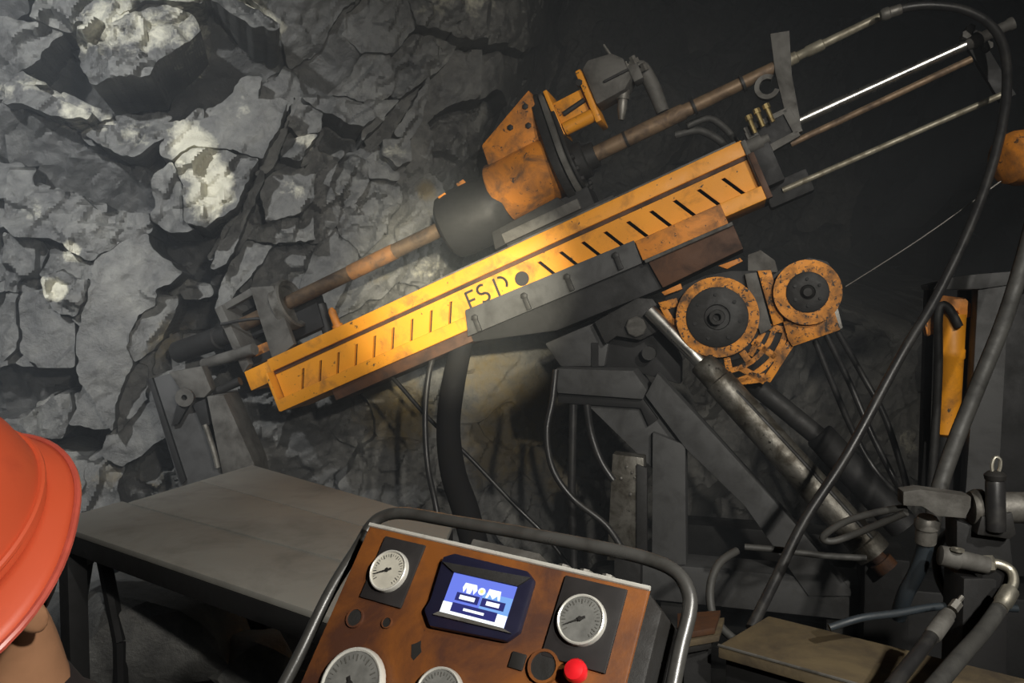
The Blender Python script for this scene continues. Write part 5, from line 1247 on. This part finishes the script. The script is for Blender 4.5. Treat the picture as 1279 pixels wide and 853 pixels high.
# jacket and trousers: shells around torso, sleeves and legs
def shell(name, idx, grow, mat):
    vs = [sk[i] for i in idx]; mp = {j: n for n, j in enumerate(idx)}
    es = [(mp[a], mp[b]) for a, b in edges if a in mp and b in mp]
    m = bpy.data.meshes.new(name); m.from_pydata([tuple(p) for p in vs], es, [])
    o = bpy.data.objects.new(name, m); COL.objects.link(o); s_ = o.modifiers.new('s', 'SKIN')
    for n, v in enumerate(m.skin_vertices[0].data):
        r = rad[idx[n]] * grow + .008; v.radius = (r, r); v.use_root = (n == 0)
    u = o.modifiers.new('u', 'SUBSURF'); u.levels = 2; u.render_levels = 2
    d = bpy.context.evaluated_depsgraph_get(); d.update()
    m2 = bpy.data.meshes.new_from_object(o.evaluated_get(d)); bpy.data.objects.remove(o)
    m2.materials.clear(); m2.shade_smooth(); return link(name, m2, mat, per)
n_arm = 6; per_side = 4 + 12 + 2 + 4
arm = lambda s: [n_arm + s * per_side + i for i in range(3)]
leg = lambda s: [n_arm + s * per_side + 18 + i for i in range(4)]
shell('jacket', [0, 1, 2, 3] + arm(0) + arm(1), 1.12, 'dark_cloth')
shell('trousers', [0, 1] + leg(0) + leg(1), 1.15, 'work_cloth')

# helmet
hm = root('safety_helmet', hc_ + hu * .05, 'orange-red safety helmet with a rolled brim in the lower left corner', 'helmet')
def helmet_pt(th, r, z):                                        # th from the front, clockwise
    return hc_ + hu * (.040 + z) + (hf * math.cos(th) * 1.0 + hr * math.sin(th)) * r
def hel_r(th):
    return 1 / math.sqrt((math.cos(th) / .138) ** 2 + (math.sin(th) / .112) ** 2)
bm = bmesh.new(); seg = 64
prof = [(1.0, 0.0), (1.0, .012), (.985, .03), (.95, .06), (.87, .09), (.74, .115), (.55, .133), (.32, .143), (.12, .146)]
rings = []
for k, z in prof:
    rings.append([bm.verts.new(helmet_pt(2 * math.pi * i / seg, hel_r(2 * math.pi * i / seg) * k, z + (.010 * max(0, 1 - abs(((2 * math.pi * i / seg) + math.pi / 2) % math.pi - math.pi / 2) / .22) if .05 < z < .14 else 0))) for i in range(seg)])
for A, B in zip(rings[:-1], rings[1:]):
    for i in range(seg): bm.faces.new((A[i], A[(i + 1) % seg], B[(i + 1) % seg], B[i]))
top = bm.verts.new(helmet_pt(0, 0, .147))
for i in range(seg): bm.faces.new((rings[-1][i], rings[-1][(i + 1) % seg], top))
bmesh.ops.recalc_face_normals(bm, faces=bm.faces[:])
bmesh.ops.solidify(bm, geom=bm.faces[:], thickness=.003)
me = bpy.data.meshes.new('shell'); bm.to_mesh(me); bm.free(); me.shade_smooth(); link('shell', me, 'helmet_plastic', hm)
def brim_w(th):
    c = math.cos(th)
    return .022 + .030 * max(0, c) ** 2
bm = bmesh.new(); R = []
for k in range(5):
    row = []
    for i in range(seg):
        th = 2 * math.pi * i / seg; t = k / 4
        row.append(bm.verts.new(helmet_pt(th, hel_r(th) * .99 + brim_w(th) * t, .010 - .010 * t - .008 * t * t)))
    R.append(row)
for A, B in zip(R[:-1], R[1:]):
    for i in range(seg): bm.faces.new((A[i], A[(i + 1) % seg], B[(i + 1) % seg], B[i]))
bmesh.ops.recalc_face_normals(bm, faces=bm.faces[:]); bmesh.ops.solidify(bm, geom=bm.faces[:], thickness=.0035)
me = bpy.data.meshes.new('brim'); bm.to_mesh(me); bm.free(); me.shade_smooth(); link('brim', me, 'helmet_plastic', hm)
MB().tube([helmet_pt(2 * math.pi * i / seg, hel_r(2 * math.pi * i / seg) + brim_w(2 * math.pi * i / seg), -.009) for i in range(seg)], .0038, 8, smooth=False, closed=True).build('rim', 'helmet_edge', hm)
MB().tube([helmet_pt(2 * math.pi * i / seg, hel_r(2 * math.pi * i / seg) * 1.005, .022) for i in range(seg)], .004, 8, smooth=False, closed=True).build('gutter', 'helmet_plastic', hm)
s_ = MB(); th0 = math.radians(75)
s_.tube([helmet_pt(th0 + d, hel_r(th0 + d) * 1.01, .016) for d in (-.16, -.05, .05, .16)], .0035, 8).build('slot', 'ink', hm)
# ================================================================ dust haze hanging in the drift
def haze():
    m = bpy.data.materials.new('dust_haze'); m.use_nodes = True; nt = m.node_tree
    for n in list(nt.nodes):
        if n.type != 'OUTPUT_MATERIAL': nt.nodes.remove(n)
    v = nt.nodes.new('ShaderNodeVolumeScatter'); v.inputs['Color'].default_value = (0.82, 0.9, 1.0, 1)
    v.inputs['Density'].default_value = 0.075; v.inputs['Anisotropy'].default_value = 0.2
    nt.links.new(v.outputs[0], nt.nodes['Material Output'].inputs['Volume'])
    MATS['dust_haze'] = m
    F = Frame((0, 0, 0), (1, 0, 0), (0, 1, 0), (0, 0, 1))
    o = MB().box(F, -4.5, 5.4, 2.6, 9.0, 0.05, 4.6).build('dust_haze', 'dust_haze', None, smooth=False)
    tag(o, 'thin grey dust haze in the air behind the rig', 'haze', None, 'stuff')
haze()
